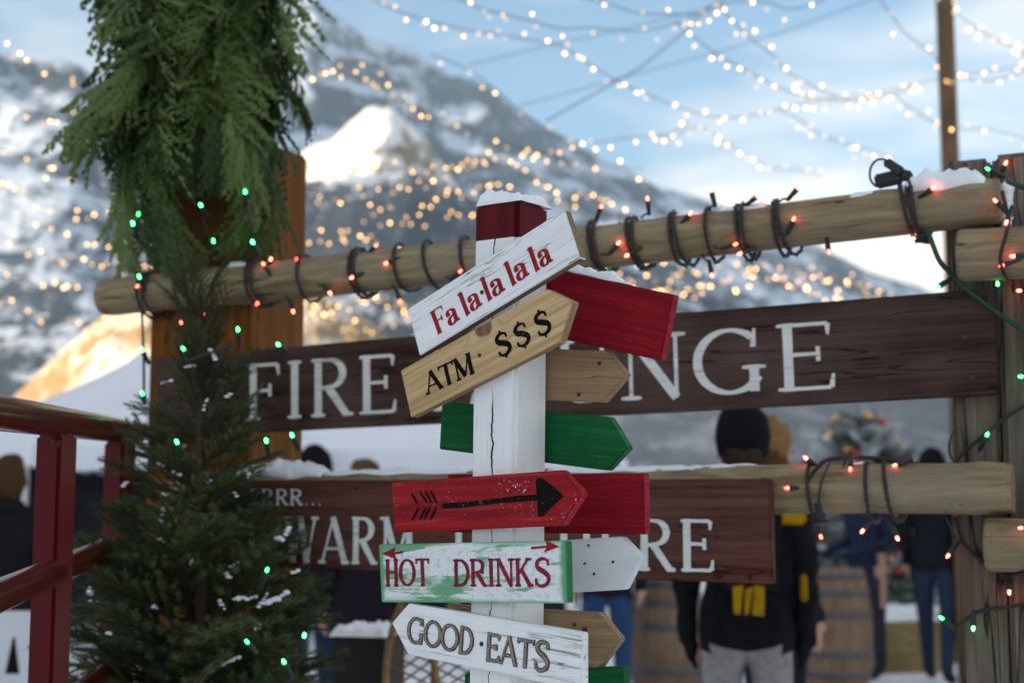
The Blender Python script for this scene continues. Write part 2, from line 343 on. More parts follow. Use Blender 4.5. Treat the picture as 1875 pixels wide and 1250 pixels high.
# ------------------------------------------------------------------ lettering (own stroke serif alphabet)
def arc(cx, cy, rx, ry, a0, a1, n=14):
    return [(cx + rx*math.cos(R(a0+(a1-a0)*i/n)), cy + ry*math.sin(R(a0+(a1-a0)*i/n))) for i in range(n+1)]
def glyph(ch, T, t, sl):
    """-> (strokes, width); stroke = (points, widths)"""
    S = []
    def ln(x0, y0, x1, y1, w0, w1=None): S.append(([(x0, y0), (x1, y1)], [w0, w1 if w1 else w0]))
    def cv(pts):   # width follows the direction: vertical runs thick, horizontal thin
        ws = []
        for i in range(len(pts)):
            a, b = pts[max(i-1, 0)], pts[min(i+1, len(pts)-1)]
            dx, dy = b[0]-a[0], b[1]-a[1]; l = math.hypot(dx, dy) or 1
            ws.append(t + (T-t)*(abs(dy)/l)**1.3)
        S.append((pts, ws))
    def serif(x, y, l=None, up=1):
        l = l or sl; h = t*.9; y = y + (h/2 if up > 0 else -h/2)
        S.append(([(x-l, y), (x-T*.4, y), (x+T*.4, y), (x+l, y)], [h*.8, h*1.3, h*1.3, h*.8]))
    def stem(x, w=None, y0=0, y1=1, s0=True, s1=True):
        ln(x, y0, x, y1, w or T)
        if s0: serif(x, y0, None, 1)
        if s1: serif(x, y1, None, -1)
    def barT(x0, x1, y, up, ser=.17):
        yy = y + (t/2 if up > 0 else -t/2); ln(x0, yy, x1, yy, t)
        ln(x1, yy, x1 + (.03 if ser > .18 else 0), yy + (ser if up > 0 else -ser), t*1.6, t*.7)
    W = .7
    if ch == 'A': ln(.02, 0, .36, 1, t); ln(.34, 1, .72, 0, T); ln(.14, .32, .60, .32, t); serif(.02, 0); serif(.72, 0); W = .74
    elif ch == 'B': stem(.13); cv([(.13, 1-t/2), (.32, 1-t/2)] + arc(.34, .76, .2, .24-t/2, 90, -90) + [(.13, .52)]); cv([(.13, .50), (.34, .50)] + arc(.36, .26, .25, .26-t/2, 90, -90) + [(.13, t/2)]); W = .64
    elif ch == 'D': stem(.13); cv([(.13, 1-t/2), (.3, 1-t/2)] + arc(.3, .5, .38, .5-t/2, 90, -90, 20) + [(.13, t/2)]); W = .72
    elif ch == 'E': stem(.13); barT(.13, .6, 1, -1); ln(.13, .53, .48, .53, t); ln(.48, .42, .48, .64, t*1.2); barT(.13, .62, 0, 1, .2); W = .68
    elif ch == 'F': stem(.13); barT(.13, .6, 1, -1, .19); ln(.13, .52, .46, .52, t); ln(.46, .41, .46, .63, t*1.2); W = .62
    elif ch == 'G': cv(arc(.43, .5, .40, .5-t/2, 48, 330, 30)); ln(.72, .03, .72, .42, T); serif(.72, .42, sl*1.1, -1); ln(.715, .70, .735, .98, t*1.7, t*.8); W = .86
    elif ch == 'H': stem(.13); stem(.63); ln(.13, .52, .63, .52, t); W = .76
    elif ch == 'I': stem(.16); W = .32
    elif ch == 'K': stem(.13); ln(.15, .42, .60, 1, t*1.2); ln(.30, .58, .68, 0, T); serif(.60, 1, None, -1); serif(.68, 0); W = .78
    elif ch == 'L': stem(.13); barT(.13, .58, 0, 1, .24); W = .64
    elif ch == 'M': ln(.1, 0, .1, 1, t*1.2); serif(.1, 0); ln(.1, 1, .44, .06, T); ln(.44, .06, .78, 1, t); stem(.78); serif(.06, 1, None, -1); W = .90
    elif ch == 'N': ln(.1, 0, .1, 1, t*1.2); serif(.1, 0); serif(.08, 1, None, -1); ln(.1, 1, .68, .0, T); ln(.68, 0, .68, 1, t*1.2); serif(.68, 1, None, -1); W = .78
    elif ch == 'O': cv(arc(.42, .5, .40, .5-t/2, 90, 450, 32)); W = .84
    elif ch in 'PR':
        stem(.13); cv([(.13, 1-t/2), (.32, 1-t/2)] + arc(.34, .74, .25, .26-t/2, 90, -90) + [(.13, .48)]); W = .62
        if ch == 'R': ln(.32, .50, .66, .02, T, T*.9); serif(.68, 0, sl*.8); W = .74
    elif ch in 'S$':
        p = [(.60, .80), (.56, .92), (.44, .975), (.30, .97), (.17, .90), (.12, .78), (.17, .66), (.32, .57), (.46, .49), (.59, .38), (.62, .24), (.54, .10), (.38, .025), (.22, .03), (.12, .11), (.08, .24)]
        p = [tuple(v.xy) for v in catmull([(a, b, 0) for a, b in p], 3)]
        ws = [t*1.1 + (T*1.05-t)*math.sin(math.pi*i/(len(p)-1))**2 for i in range(len(p))]; S.append((p, ws))
        ln(.60, .74, .615, .96, t*1.4, t*.7); ln(.08, .28, .07, .04, t*1.4, t*.7)
        if ch == '$': ln(.35, .93, .35, 1.14, t*1.3); ln(.35, .07, .35, -.14, t*1.3)
        W = .70
    elif ch == 'T': stem(.36, None, 0, 1, True, False); ln(.02, 1-t/2, .70, 1-t/2, t); ln(.03, 1, .0, .80, t*1.6, t*.7); ln(.69, 1, .72, .80, t*1.6, t*.7); W = .72
    elif ch == 'U': ln(.13, .32, .13, 1, T); serif(.13, 1, None, -1); cv([(.13, .34)] + arc(.38, .3, .25, .3-t/2, 180, 360) + [(.63, .34)]); ln(.63, .3, .63, 1, t*1.2); serif(.63, 1, None, -1); W = .76
    elif ch == 'W': ln(.04, 1, .27, 0, T); ln(.27, 0, .48, .96, t); ln(.46, 1, .69, 0, T); ln(.69, 0, .92, 1, t); serif(.05, 1, None, -1); serif(.92, 1, None, -1); serif(.47, 1, sl*.7, -1); W = .96
    elif ch == 'l': ln(.16, .02, .16, 1.0, T); ln(.01, .93, .18, 1.0, t); ln(.06, 0, .30, .05, t*1.3); W = .32
    elif ch == 'a':
        cv([tuple(v.xy) for v in catmull([(.14, .40, 0), (.10, .50, 0), (.17, .60, 0), (.30, .60, 0), (.42, .52, 0), (.43, .38, 0), (.43, .16, 0), (.50, .05, 0), (.60, .06, 0)], 4)])
        cv([tuple(v.xy) for v in catmull([(.42, .36, 0), (.28, .34, 0), (.13, .27, 0), (.08, .15, 0), (.14, .04, 0), (.26, .02, 0), (.38, .10, 0), (.43, .2, 0)], 4)])
        S.append((arc(.165, .46, .045, .045, 0, 330, 10), [t*1.0]*11)); W = .58
    elif ch == '.': S.append((arc(.12, .07, .035, .035, 0, 360, 8), [.07]*9)); W = .26
    return S, W
_rl = random.Random(5)
def ribbon(pts, ws, y, jit=0.0):
    V, F = [], []; n = len(pts)
    if n == 2 and jit:   # give straight strokes a few hand-made wobbles
        k = 5; pts = [(pts[0][0]+(pts[1][0]-pts[0][0])*i/k, pts[0][1]+(pts[1][1]-pts[0][1])*i/k) for i in range(k+1)]
        ws = [ws[0]+(ws[1]-ws[0])*i/k for i in range(k+1)]; n = k+1
    for i in range(n):
        a, b = pts[max(i-1, 0)], pts[min(i+1, n-1)]
        dx, dz = b[0]-a[0], b[1]-a[1]; l = math.hypot(dx, dz) or 1; nx, nz = -dz/l, dx/l
        for s in (1, -1):
            w = ws[i]/2 + _rl.uniform(-jit, jit)
            V.append((pts[i][0]+nx*w*s, y, pts[i][1]+nz*w*s))
    for i in range(n-1): F.append((2*i, 2*i+1, 2*i+3, 2*i+2))
    return V, F
def letters(parent, text, p0, p1, h, mat, T=.16, t=.06, sl=.14, rim=None, rimw=.05, core=None, corew=.5, y=-.0006, gap=.10, jit=.006, slant=0.0):
    """text from p0 to p1 (x, z in the board's own plane), cap height h; each letter one mesh under the board"""
    gl = [glyph(c, T, t, sl) if c != ' ' else ([], .35) for c in text]
    tot = sum(w for _, w in gl) + gap*(len(gl)-1)
    dx, dz = p1[0]-p0[0], p1[1]-p0[1]; Ln = math.hypot(dx, dz); ux, uz = dx/Ln, dz/Ln
    kx = Ln/tot; x = 0.0
    for (S, w), ch in zip(gl, text):
        if S:
            parts, idx = [], []; mats = [mat]
            def lay(extra, yy, mi, scale=1.0):
                for i, (pts, ws) in enumerate(S):
                    pp = []
                    for (a, b) in pts:
                        X = (x + a)*kx + slant*b*h; Z = b*h
                        pp.append((p0[0] + ux*X - uz*Z, p0[1] + uz*X + ux*Z))
                    v, f = ribbon(pp, [q*h*scale + extra for q in ws], yy - i*.00006, jit*h); parts.append((v, f)); idx.extend([mi]*len(f))
            if rim: mats.append(rim); lay(rimw*h, y, 1); lay(0, y-.0011, 0)
            elif core: mats.append(core); lay(0, y, 0); lay(0, y-.0011, 1, corew)
            else: lay(0, y, 0)
            V, F = join(parts)
            link('letter', mesh_of('letter', V, F, mats, False, idx), parent)
        x += w + gap

# ------------------------------------------------------------------ ground, mountains
def polar_hill(name, crest, d_c, d_foot, d_back, mat, amp, seed, steps=60, nx=150, power=1.15, rough=.004, kind='structure'):
    xs0, xs1 = crest[0][0], crest[-1][0]; V, F = [], []
    def cy_(px):
        for (a, ya), (b, yb) in zip(crest, crest[1:]):
            if a <= px <= b:
                t = (px-a)/(b-a); return ya + (yb-ya)*t
        return crest[-1][1]
    for j in range(steps+1):
        tt = j/steps
        if tt <= .8: u = tt/.8; d = d_foot + (d_c-d_foot)*u; f = u**power
        else: u = (tt-.8)/.2; d = d_c + (d_back-d_c)*u; f = (1-u)**1.2
        for i in range(nx+1):
            px = xs0 + (xs1-xs0)*i/nx; xx = (px-937.5)/FPX
            H = max(2.0, (HORIZON - cy_(px))/FPX*d_c)
            x, y = xx*d*1.0, d
            p = Vector((x, y, 0))*rough
            rn = mnoise.ridged_multi_fractal(p + Vector((seed, seed*1.3, 0)), 1.0, 2.1, 6, 1.0, 2.0) - 1.1
            fn = mnoise.fractal(p*6 + Vector((seed, 0, seed)), 1.0, 2.0, 4)
            V.append((x, y, H*f + amp*H*(rn*.5 + fn*.25)*min(1, f*1.5) * (1 if tt < .78 else .6)))
    w = nx+1
    for j in range(steps):
        for i in range(nx): a = j*w+i; F.append((a, a+1, a+1+w, a+w))
    o = link(name, mesh_of(name, V, F, [mat], True)); o['kind'] = kind
    return o
def mount_mat(name, forest, snow, cover, s=1.0, fine=1.0):
    t = NT(name); co = t.obj()
    n1 = t.noise((.006*s, .006*s, .010*s), 8, .62, .5, co); n2 = t.noise((.05*s*fine,)*3, 6, .7, 0, co)
    g = t.n('ShaderNodeNewGeometry'); nz = t.n('ShaderNodeSeparateXYZ', {0: g.outputs['Normal']}).outputs['Z']
    f = t.math('ADD', t.math('ADD', n1, t.math('MULTIPLY', t.math('SUBTRACT', n2, .5), .55)), t.math('MULTIPLY', t.math('SUBTRACT', nz, .8), .35))
    gu = t.noise((.030*s, .007*s, .007*s), 5, .6, .8, co); f = t.math('ADD', f, t.math('MULTIPLY', t.math('SUBTRACT', gu, .5), .45))
    m = t.ramp(f, (cover-.035, 0), (cover+.045, 1))
    c = t.mix(m, forest, snow)
    t.bump(n2, .8, 6/s)
    return t.fin(c, .9, .1)
MAT['mt'] = mount_mat('mountain_snow_forest', (.036, .052, .078), (.60, .70, .82), .525, 1.25, 1.5)
MAT['mt2'] = mount_mat('massif_snow_forest', (.050, .068, .096), (.60, .69, .80), .505, 2.0, 1.5)
MAT['mt3'] = mount_mat('spur_snow', (.20, .14, .07), (.84, .83, .82), .37, 2.6)
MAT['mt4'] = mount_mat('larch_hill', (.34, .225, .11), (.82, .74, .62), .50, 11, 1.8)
MAT['mt5'] = mount_mat('forest_ridge', (.032, .044, .062), (.46, .53, .62), .585, 2.4, 1.6)
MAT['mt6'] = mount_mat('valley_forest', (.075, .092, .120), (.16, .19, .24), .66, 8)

gV = []; gF = []; N = 64
rad = [0, 3, 6, 9, 12, 16, 22, 30, 45, 70, 120, 250, 600, 1500, 4000, 9000]
gV.append((0, 0, 0))
for r_ in rad[1:]:
    for k in range(N):
        a = 2*math.pi*k/N; x, y = r_*math.cos(a), r_*math.sin(a)
        gV.append((x, y, .03*mnoise.noise(Vector((x*.5, y*.5, 0))) if r_ < 100 else 0))
for k in range(N): gF.append((0, 1+k, 1+(k+1) % N))
for i in range(len(rad)-2):
    for k in range(N):
        a = 1+i*N+k; b = 1+i*N+(k+1) % N; gF.append((a, a+N, b+N, b))
tag(link('ground', mesh_of('ground', gV, gF, [MAT['ground']], True)), kind='structure')

polar_hill('mountain', [(150, 420), (330, 120), (470, 0), (560, -45), (640, 15), (700, 58), (760, 72), (820, 118), (890, 142), (950, 186), (1010, 222), (1100, 262), (1200, 312), (1300, 352), (1400, 402), (1500, 446), (1600, 496), (1700, 526), (1800, 560), (2100, 640), (2600, 760)],
           2600, 1150, 3600, MAT['mt'], .10, 3.1, 70, 220, 1.1, .0016)
polar_hill('mountain', [(-1400, -420), (-700, -220), (-250, 20), (0, 86), (120, 104), (220, 190), (340, 330), (480, 560), (600, 760), (640, 860)],
           1700, 800, 2400, MAT['mt2'], .10, 8.4, 60, 170, 1.1, .0026)
polar_hill('snow_spur', [(200, 640), (380, 400), (520, 285), (600, 232), (680, 180), (720, 190), (770, 245), (830, 330), (900, 430), (1000, 560), (1100, 760)],
           1500, 1000, 1900, MAT['mt3'], .11, 5.2, 70, 150, .9, .006)
polar_hill('forest_ridge', [(200, 330), (420, 345), (520, 338), (640, 310), (740, 300), (820, 330), (900, 375), (1050, 455), (1250, 520), (1500, 590), (1750, 650), (2100, 720)],
           1000, 620, 1300, MAT['mt5'], .07, 2.7, 50, 140, 1.0, .006)
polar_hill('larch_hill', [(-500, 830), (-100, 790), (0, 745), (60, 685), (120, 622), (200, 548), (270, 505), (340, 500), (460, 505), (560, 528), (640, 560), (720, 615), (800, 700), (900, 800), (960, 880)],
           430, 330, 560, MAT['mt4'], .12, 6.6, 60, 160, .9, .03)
polar_hill('valley_slope', [(850, 800), (1000, 690), (1150, 640), (1400, 610), (1700, 640), (2000, 690), (2400, 800)],
           560, 300, 700, MAT['mt6'], .08, 9.3, 40, 110, 1.0, .01)
# unseen ridge added left of the camera to cast the shade over the market
V, F = [], []
for j in range(41):
    for i in range(21):
        u = i/20; v = j/40; x = -520 + 300*u; y = -560 + 900*v
        h = 100*math.sin(math.pi*u)**.8*min(1, v*6, (1-v)*5) + 14*mnoise.fractal(Vector((x*.02, y*.02, 0)), 1, 2, 4)
        V.append((x, y, h if 0 < i < 20 and 0 < j < 40 else -2))
for j in range(40):
    for i in range(20): a = j*21+i; F.append((a, a+1, a+22, a+21))
tag(link('shade_ridge', mesh_of('shade_ridge', V, F, [MAT['mt3']], True)), kind='structure')

# ------------------------------------------------------------------ the signpost
AN = R(36.5); PW = .089; TB = .019
U = Vector((math.cos(AN), -math.sin(AN), 0)); NF = Vector((-math.sin(AN), -math.cos(AN), 0)); Z = Vector((0, 0, 1))
corner = at(943, 760, 2.235)                         # front arris of the post at mid height
centre = corner - U*PW/2 - NF*PW/2
base = Vector((centre.x, centre.y, 0))
post_top = at(943, 367, 2.235).z
sp = thing('signpost', 'white square signpost with red painted top carrying many painted direction boards', 'signpost', base)
spi = Matrix.Translation(-base)
lean = Matrix.Translation((0, 0, 1.5)) @ Matrix.Rotation(R(-.75), 4, NF) @ Matrix.Translation((0, 0, -1.5))
pm = frame(Vector((0, 0, 0)), U, -NF, Z)            # local x along the left face, y into the post, z up
t = NT('post_paint'); n1, n2 = grain(t, 2); n4 = t.noise((190, 190, 5), 6, .7, .3)
c = t.mix(t.ramp(n1, (.3, 0), (.7, 1)), (.78, .79, .79), (.84, .85, .85))
w = t.ramp(n4, (.60, 0), (.68, .7)); c = t.mix(w, c, (.38, .35, .32))
X, Y, Zc = t.xyz(); wob = t.n('ShaderNodeTexNoise', {'Vector': t.n('ShaderNodeCombineXYZ', {2: Zc}).outputs[0], 'Scale': 14.0, 'Detail': 6.0, 'Roughness': .65}).outputs['Fac']
cx = t.math('ABSOLUTE', t.math('ADD', t.math('SUBTRACT', X, -.0005), t.math('MULTIPLY', t.math('SUBTRACT', wob, .5), .030)))
wid = t.n('ShaderNodeTexNoise', {'Vector': t.n('ShaderNodeCombineXYZ', {2: Zc}).outputs[0], 'Scale': 9.0, 'Detail': 3.0}).outputs['Fac']
cw = t.ramp(wid, (.36, .0), (.62, .0022))
ck = t.math('MULTIPLY', t.math('LESS_THAN', cx, cw), t.math('LESS_THAN', Y, 0))
c = t.mix(ck, c, (.035, .026, .02))
t.bump(t.math('SUBTRACT', t.math('ADD', n1, t.math('MULTIPLY', n2, .6)), t.math('MULTIPLY', ck, 3)), .5, .002); MAT['white_post'] = t.fin(c, .6, .15)
zr = post_top - .058
def ring_post(name, z0, z1, mat, sub=6, top=False):
    bm = bmesh.new(); bmesh.ops.create_cube(bm, size=1)
    for v in bm.verts: v.co = Vector((v.co.x*PW, v.co.y*PW, z0 if v.co.z < 0 else z1))
    ed = [e for e in bm.edges if abs(e.verts[0].co.z-e.verts[1].co.z) > .01]
    bmesh.ops.bevel(bm, geom=ed, offset=.0075, segments=4, affect='EDGES')
    if top:
        ed = [e for e in bm.edges if min(e.verts[0].co.z, e.verts[1].co.z) > z1-1e-5]
        bmesh.ops.bevel(bm, geom=ed, offset=.004, segments=2, affect='EDGES')
    o = link(name, from_bm(name, bm, [mat], False), sp, (), lean @ pm)
    return o
ring_post('post', -.3, zr, MAT['white_post'])
MAT['cap_red'] = paint('cap_red', (.090, .0045, .007), (.17, .04, .04), 2, .6, .62, 0, .7, .35, .12)
ring_post('painted_top', zr+.0003, post_top, MAT['cap_red'], top=True)
P0 = {'front': base + NF*(PW/2+TB), 'back': base - NF*PW/2}
def board(plane, px, mat, label, t=TB, edge=None, bev=.0016, name='sign_board'):
    """px = photo corners of the visible face; the face lies in the plane of that side of the post"""
    p0 = P0[plane]; pts = [on_plane(x, y, p0, NF) for x, y in px]
    q = [((p-p0).dot(U), p.z) for p in pts]
    # long axis of the board: its first two corners give the top edge
    dx, dz = q[1][0]-q[0][0], q[1][1]-q[0][1]; l = math.hypot(dx, dz); e1 = (dx/l, dz/l)
    cx, cz = sum(a for a, b in q)/len(q), sum(b for a, b in q)/len(q)
    loc = [((a-cx)*e1[0]+(b-cz)*e1[1], -(a-cx)*e1[1]+(b-cz)*e1[0]) for a, b in q]
    bx_ = U*e1[0] + Z*e1[1]; bz_ = -U*e1[1] + Z*e1[0]
    org = p0 + U*cx + Z*(cz-p0.z) ; org = Vector((org.x, org.y, cz))
    mw = spi @ frame(org, bx_, -NF, bz_)
    o = link(name, slab(name, loc, t, [mat, edge or mat], bev), sp, (), mw)
    o['label'] = label
    def L2(x, y):
        p = on_plane(x, y, p0, NF); a, b = (p-p0).dot(U)-cx, p.z-cz
        return (a*e1[0]+b*e1[1], -a*e1[1]+b*e1[0])
    return o, L2
def screw(o, L2, px, py, r=.0032, mat='iron'):
    x, z = L2(px, py); v, f = lathe([(r*.5, -.0012), (r, -.0008), (r, .004)], 10)
    v = [(a[0]+x, a[2]-.0008, a[1]+z) for a in v]
    link('screw', mesh_of('screw', v, f, [MAT[mat]]), o)
def paint_strokes(o, mat, polys, y=-.0008, name='painted_arrow'):
    V, F = [], []
    for i, pts in enumerate(polys):
        k = len(V); V += [(a, y-.00006*i, b) for a, b in pts]; F.append(tuple(range(k, k+len(pts))))
    link(name, mesh_of(name, V, F, [mat]), o)

# boards behind the post
board('back', [(905, 469), (1233, 539), (1209, 660), (882, 588)], MAT['red_flat'], 'blank dark red board sloping down behind the top of the post', edge=MAT['red_edge'])
b, f2 = board('back', [(880, 634), (1110, 642), (1146, 685), (1103, 736), (880, 728)], MAT['pine_grey'], 'bare wooden pointer behind the post below the red board'); screw(b, f2, 1098, 665); screw(b, f2, 1060, 722)
b, f2 = board('back', [(809, 734), (1115, 763), (1149, 820), (1111, 861), (804, 822)], MAT['green_paint'], 'upper dark green pointer behind the post', edge=MAT['green_edge_dark']); screw(b, f2, 1093, 841, .002)
board('back', [(819, 868), (1178, 866), (1180, 978), (822, 974)], MAT['red_flat'], 'blank dark red board behind the black arrow board', edge=MAT['red_edge'])
b, f2 = board('back', [(900, 996), (1136, 982), (1172, 1019), (1141, 1079), (900, 1093)], MAT['white_raw'], 'plain white pointer behind the hot drinks board')
for q in ((1078, 998), (1123, 1028), (1071, 1031), (1088, 1050)): screw(b, f2, *q, .002)
b, f2 = board('back', [(826, 1106), (1096, 1121), (1135, 1170), (1096, 1222), (826, 1206)], MAT['pine_grey'], 'bare wooden pointer behind the good eats board'); screw(b, f2, 1052, 1143); screw(b, f2, 1071, 1153, .005)
board('back', [(850, 1232), (1140, 1219), (1144, 1322), (850, 1334)], MAT['green_paint'], 'dark green board at the foot of the picture')

# boards on the face of the post
b, f2 = board('front', [(746, 566), (1033, 383), (1062, 472), (768, 651)], MAT['white_paint'], 'white board with red lettering Fa la la la la', edge=MAT['edge_wood'])
for s, a, q in (('Fa', (802, 613), (843, 585)), ('la', (852, 580), (884, 558)), ('la', (892, 553), (926, 531)), ('la', (936, 525), (970, 503)), ('la', (979, 499), (1013, 478))):
    letters(b, s, f2(*a), f2(*q), .0415, MAT['let_red'], .20, .055, .13, jit=.004, gap=.04)
screw(b, f2, 883, 535, .0036)
t = NT('atm_pine'); n1, n2 = grain(t, 0, .75); X, Y, Zc = t.xyz()
KX, KZ = -.012, .036
kd = t.math('SQRT', t.math('ADD', t.math('POWER', t.math('MULTIPLY', t.math('ADD', X, -KX), .8), 2.0), t.math('POWER', t.math('ADD', Zc, -KZ), 2.0)))
kn = t.noise((60, 60, 60), 4, co=t.obj()); kdn = t.math('ADD', kd, t.math('MULTIPLY', t.math('SUBTRACT', kn, .5), .006))
infl = t.ramp(kdn, (.012, 1), (.05, 0))
pp = t.math('ADD', t.math('MULTIPLY', Zc, t.math('SUBTRACT', 1.0, infl)), t.math('MULTIPLY', kdn, infl))
wv = t.n('ShaderNodeTexNoise', {'Vector': t.n('ShaderNodeCombineXYZ', {0: t.math('MULTIPLY', X, 2.2), 1: t.math('MULTIPLY', pp, 75.0)}).outputs[0], 'Scale': 1.0, 'Detail': 4.0}).outputs['Fac']
c = t.ramp(wv, (.34, (.40, .245, .10)), (.52, (.55, .375, .18)), (.68, (.64, .46, .245)))
c = t.mix(.6, c, t.ramp(n2, (.3, .72), (.62, 1.1)), 'MULTIPLY')
c = t.mix(t.ramp(kdn, (.0125, 1), (.0155, 0)), c, t.mix(t.ramp(kn, (.35, 0), (.65, 1)), (.10, .045, .02), (.24, .13, .06)))
t.bump(t.math('ADD', wv, t.math('MULTIPLY', n2, .6)), .4, .0025); MAT['atm'] = t.fin(c, .6, .3)
b, f2 = board('front', [(733, 678), (1001, 529), (1049, 552), (1025, 626), (752, 764)], MAT['atm'], 'bare pine pointer with black lettering ATM and three dollar signs', edge=MAT['pine_grey'])
letters(b, 'ATM', f2(784, 722), f2(870, 683), .036, MAT['let_black'], .22, .085, .12, jit=.006, gap=.04)
for cx_, cy_ in ((921, 629), (955, 612), (993, 591)):
    x, z = f2(cx_, cy_); letters(b, '$', (x-.014, z-.019), (x+.014, z-.019), .036, MAT['let_black'], .24, .09, .1, jit=.008)
screw(b, f2, 878, 650, .003)

t = NT('arrow_board'); n1, n2 = grain(t, 0); X, Y, Zc = t.xyz()
c = t.mix(t.ramp(n1, (.32, 0), (.72, 1)), (.17, .005, .012), (.38, .013, .016))
st = t.noise((4, 60, 60), 5, .6, .5); c = t.mix(t.ramp(st, (.56, 0), (.72, .55)), c, (.55, .06, .045))
halo = t.noise((10, 30, 30), 4); c = t.mix(t.ramp(halo, (.58, 0), (.72, .45)), c, (.07, .008, .012))
s1 = t.noise((300, 300, 300), 2); s2 = t.noise((13, 13, 13), 3)
c = t.mix(t.math('MULTIPLY', t.ramp(s1, (.66, 0), (.69, .9)), t.ramp(s2, (.48, 0), (.66, 1))), c, (.75, .70, .70))
t.bump(t.math('ADD', n1, t.math('MULTIPLY', n2, .5)), .45, .002); MAT['arrow_board'] = t.fin(c, .55, .12)
b, f2 = board('front', [(717, 883), (1028, 860), (1066, 903), (1028, 962), (721, 975)], MAT['arrow_board'], 'red pointer painted with a black feathered arrow pointing right', edge=MAT['red_paint'])
q = lambda L_: [f2(620+x*.4241, 720+y*.4241) for x, y in L_]
arrow = [q([(448, 474), (520, 470), (620, 460), (700, 450), (780, 440), (862, 436), (862, 462), (780, 466), (700, 472), (620, 482), (520, 494), (448, 496)]),
         q([(852, 380), (862, 364), (880, 366), (930, 402), (975, 440), (930, 482), (885, 528), (870, 534), (861, 522), (858, 450)])]
for x0, y0, x1, y1 in ((314, 428, 342, 474), (352, 420, 382, 470), (374, 418, 404, 474), (398, 418, 425, 472), (318, 546, 348, 492), (352, 544, 380, 490), (370, 546, 396, 488), (396, 546, 424, 490)):
    dx, dy = x1-x0, y1-y0; l = math.hypot(dx, dy); nx, ny = -dy/l*5.5, dx/l*5.5
    arrow.append(q([(x0-nx*.5, y0-ny*.5), (x0+dx*.5-nx, y0+dy*.5-ny), (x1-nx*.6, y1-ny*.6), (x1+nx*.6, y1+ny*.6), (x0+dx*.5+nx, y0+dy*.5+ny), (x0+nx*.5, y0+ny*.5)]))
paint_strokes(b, MAT['let_black'], arrow); screw(b, f2, 881, 919, .004)

t = NT('hot_drinks_paint'); n1, n2 = grain(t, 0); X, Y, Zc = t.xyz(); co = t.obj()
m1 = t.noise((5, 5, 34), 4, .55, .6, co); m2 = t.noise((40, 40, 260), 5, .75, 0, co); m3 = t.noise((90, 90, 130), 4, .7, 0, co)
f = t.math('ADD', m1, t.math('MULTIPLY', t.math('SUBTRACT', m2, .5), .35))
g = t.ramp(f, (.52, 0), (.60, .85))
edge = t.math('MAXIMUM', t.ramp(t.math('ADD', t.math('ABSOLUTE', Zc), t.math('MULTIPLY', t.math('SUBTRACT', m1, .5), .022)), (.040, 0), (.0455, .9)),
              t.ramp(t.math('ADD', t.math('ABSOLUTE', X), t.math('MULTIPLY', t.math('SUBTRACT', m1, .5), .02)), (.172, 0), (.180, .9)))
g = t.math('MAXIMUM', g, edge)
sc = t.math('MULTIPLY', t.ramp(m3, (.52, 0), (.60, .45)), t.math('SUBTRACT', 1.0, g))
c = t.mix(g, (.74, .77, .76), (.045, .30, .105)); c = t.mix(sc, c, (.30, .46, .38))
t.bump(t.math('ADD', t.math('ADD', n1, t.math('MULTIPLY', n2, .5)), t.math('MULTIPLY', m3, .8)), .5, .002); MAT['hot'] = t.fin(c, .6, .15)
MAT['green_edge'] = paint('green_edge', (.02, .16, .045), (.05, .2, .09), 0, .5, .7, 0, .3)
b, f2 = board('front', [(693, 996), (1035, 989), (1038, 1104), (698, 1102)], MAT['hot'], 'white and green brushed board with red lettering HOT DRINKS', edge=MAT['green_edge'])
letters(b, 'HOT', f2(707, 1073), f2(786, 1072), .044, MAT['let_crimson'], .17, .085, .14, jit=.008, gap=.12)
letters(b, 'DRINKS', f2(831, 1073), f2(1009, 1073), .0425, MAT['let_crimson'], .17, .085, .14, jit=.008, gap=.06)
for tip, tail, d in (((699, 1013), (739, 1010), 1), ((1025, 1000), (973, 1003), -1)):
    q = lambda L_: [f2(x, y) for x, y in L_]
    tx, ty = tip; ax, ay = tail; hb = tx + 28*d
    paint_strokes(b, MAT['let_red'], [q([(tx, ty), (hb-2*d, ty-12), (hb-5*d, ty), (hb+1*d, ty+11)]), q([(hb-8*d, ty-2), (ax, ay-2.5), (ax, ay+2), (hb-8*d, ty+2)])])
screw(b, f2, 883, 1046, .0034)

b, f2 = board('front', [(748, 1104), (1065, 1158), (1065, 1264), (747, 1197), (717, 1140)], MAT['white_paint'], 'white left pointing board with routed lettering GOOD EATS')
letters(b, 'GOOD', f2(746, 1176), f2(864, 1201), .044, MAT['let_burn'], .19, .13, .10, core=MAT['let_grey'], corew=.52, jit=.008, gap=.06)
letters(b, 'EATS', f2(889, 1209), f2(1005, 1230), .044, MAT['let_burn'], .19, .13, .10, core=MAT['let_grey'], corew=.52, jit=.008, gap=.06)
screw(b, f2, 882, 1178, .0036)

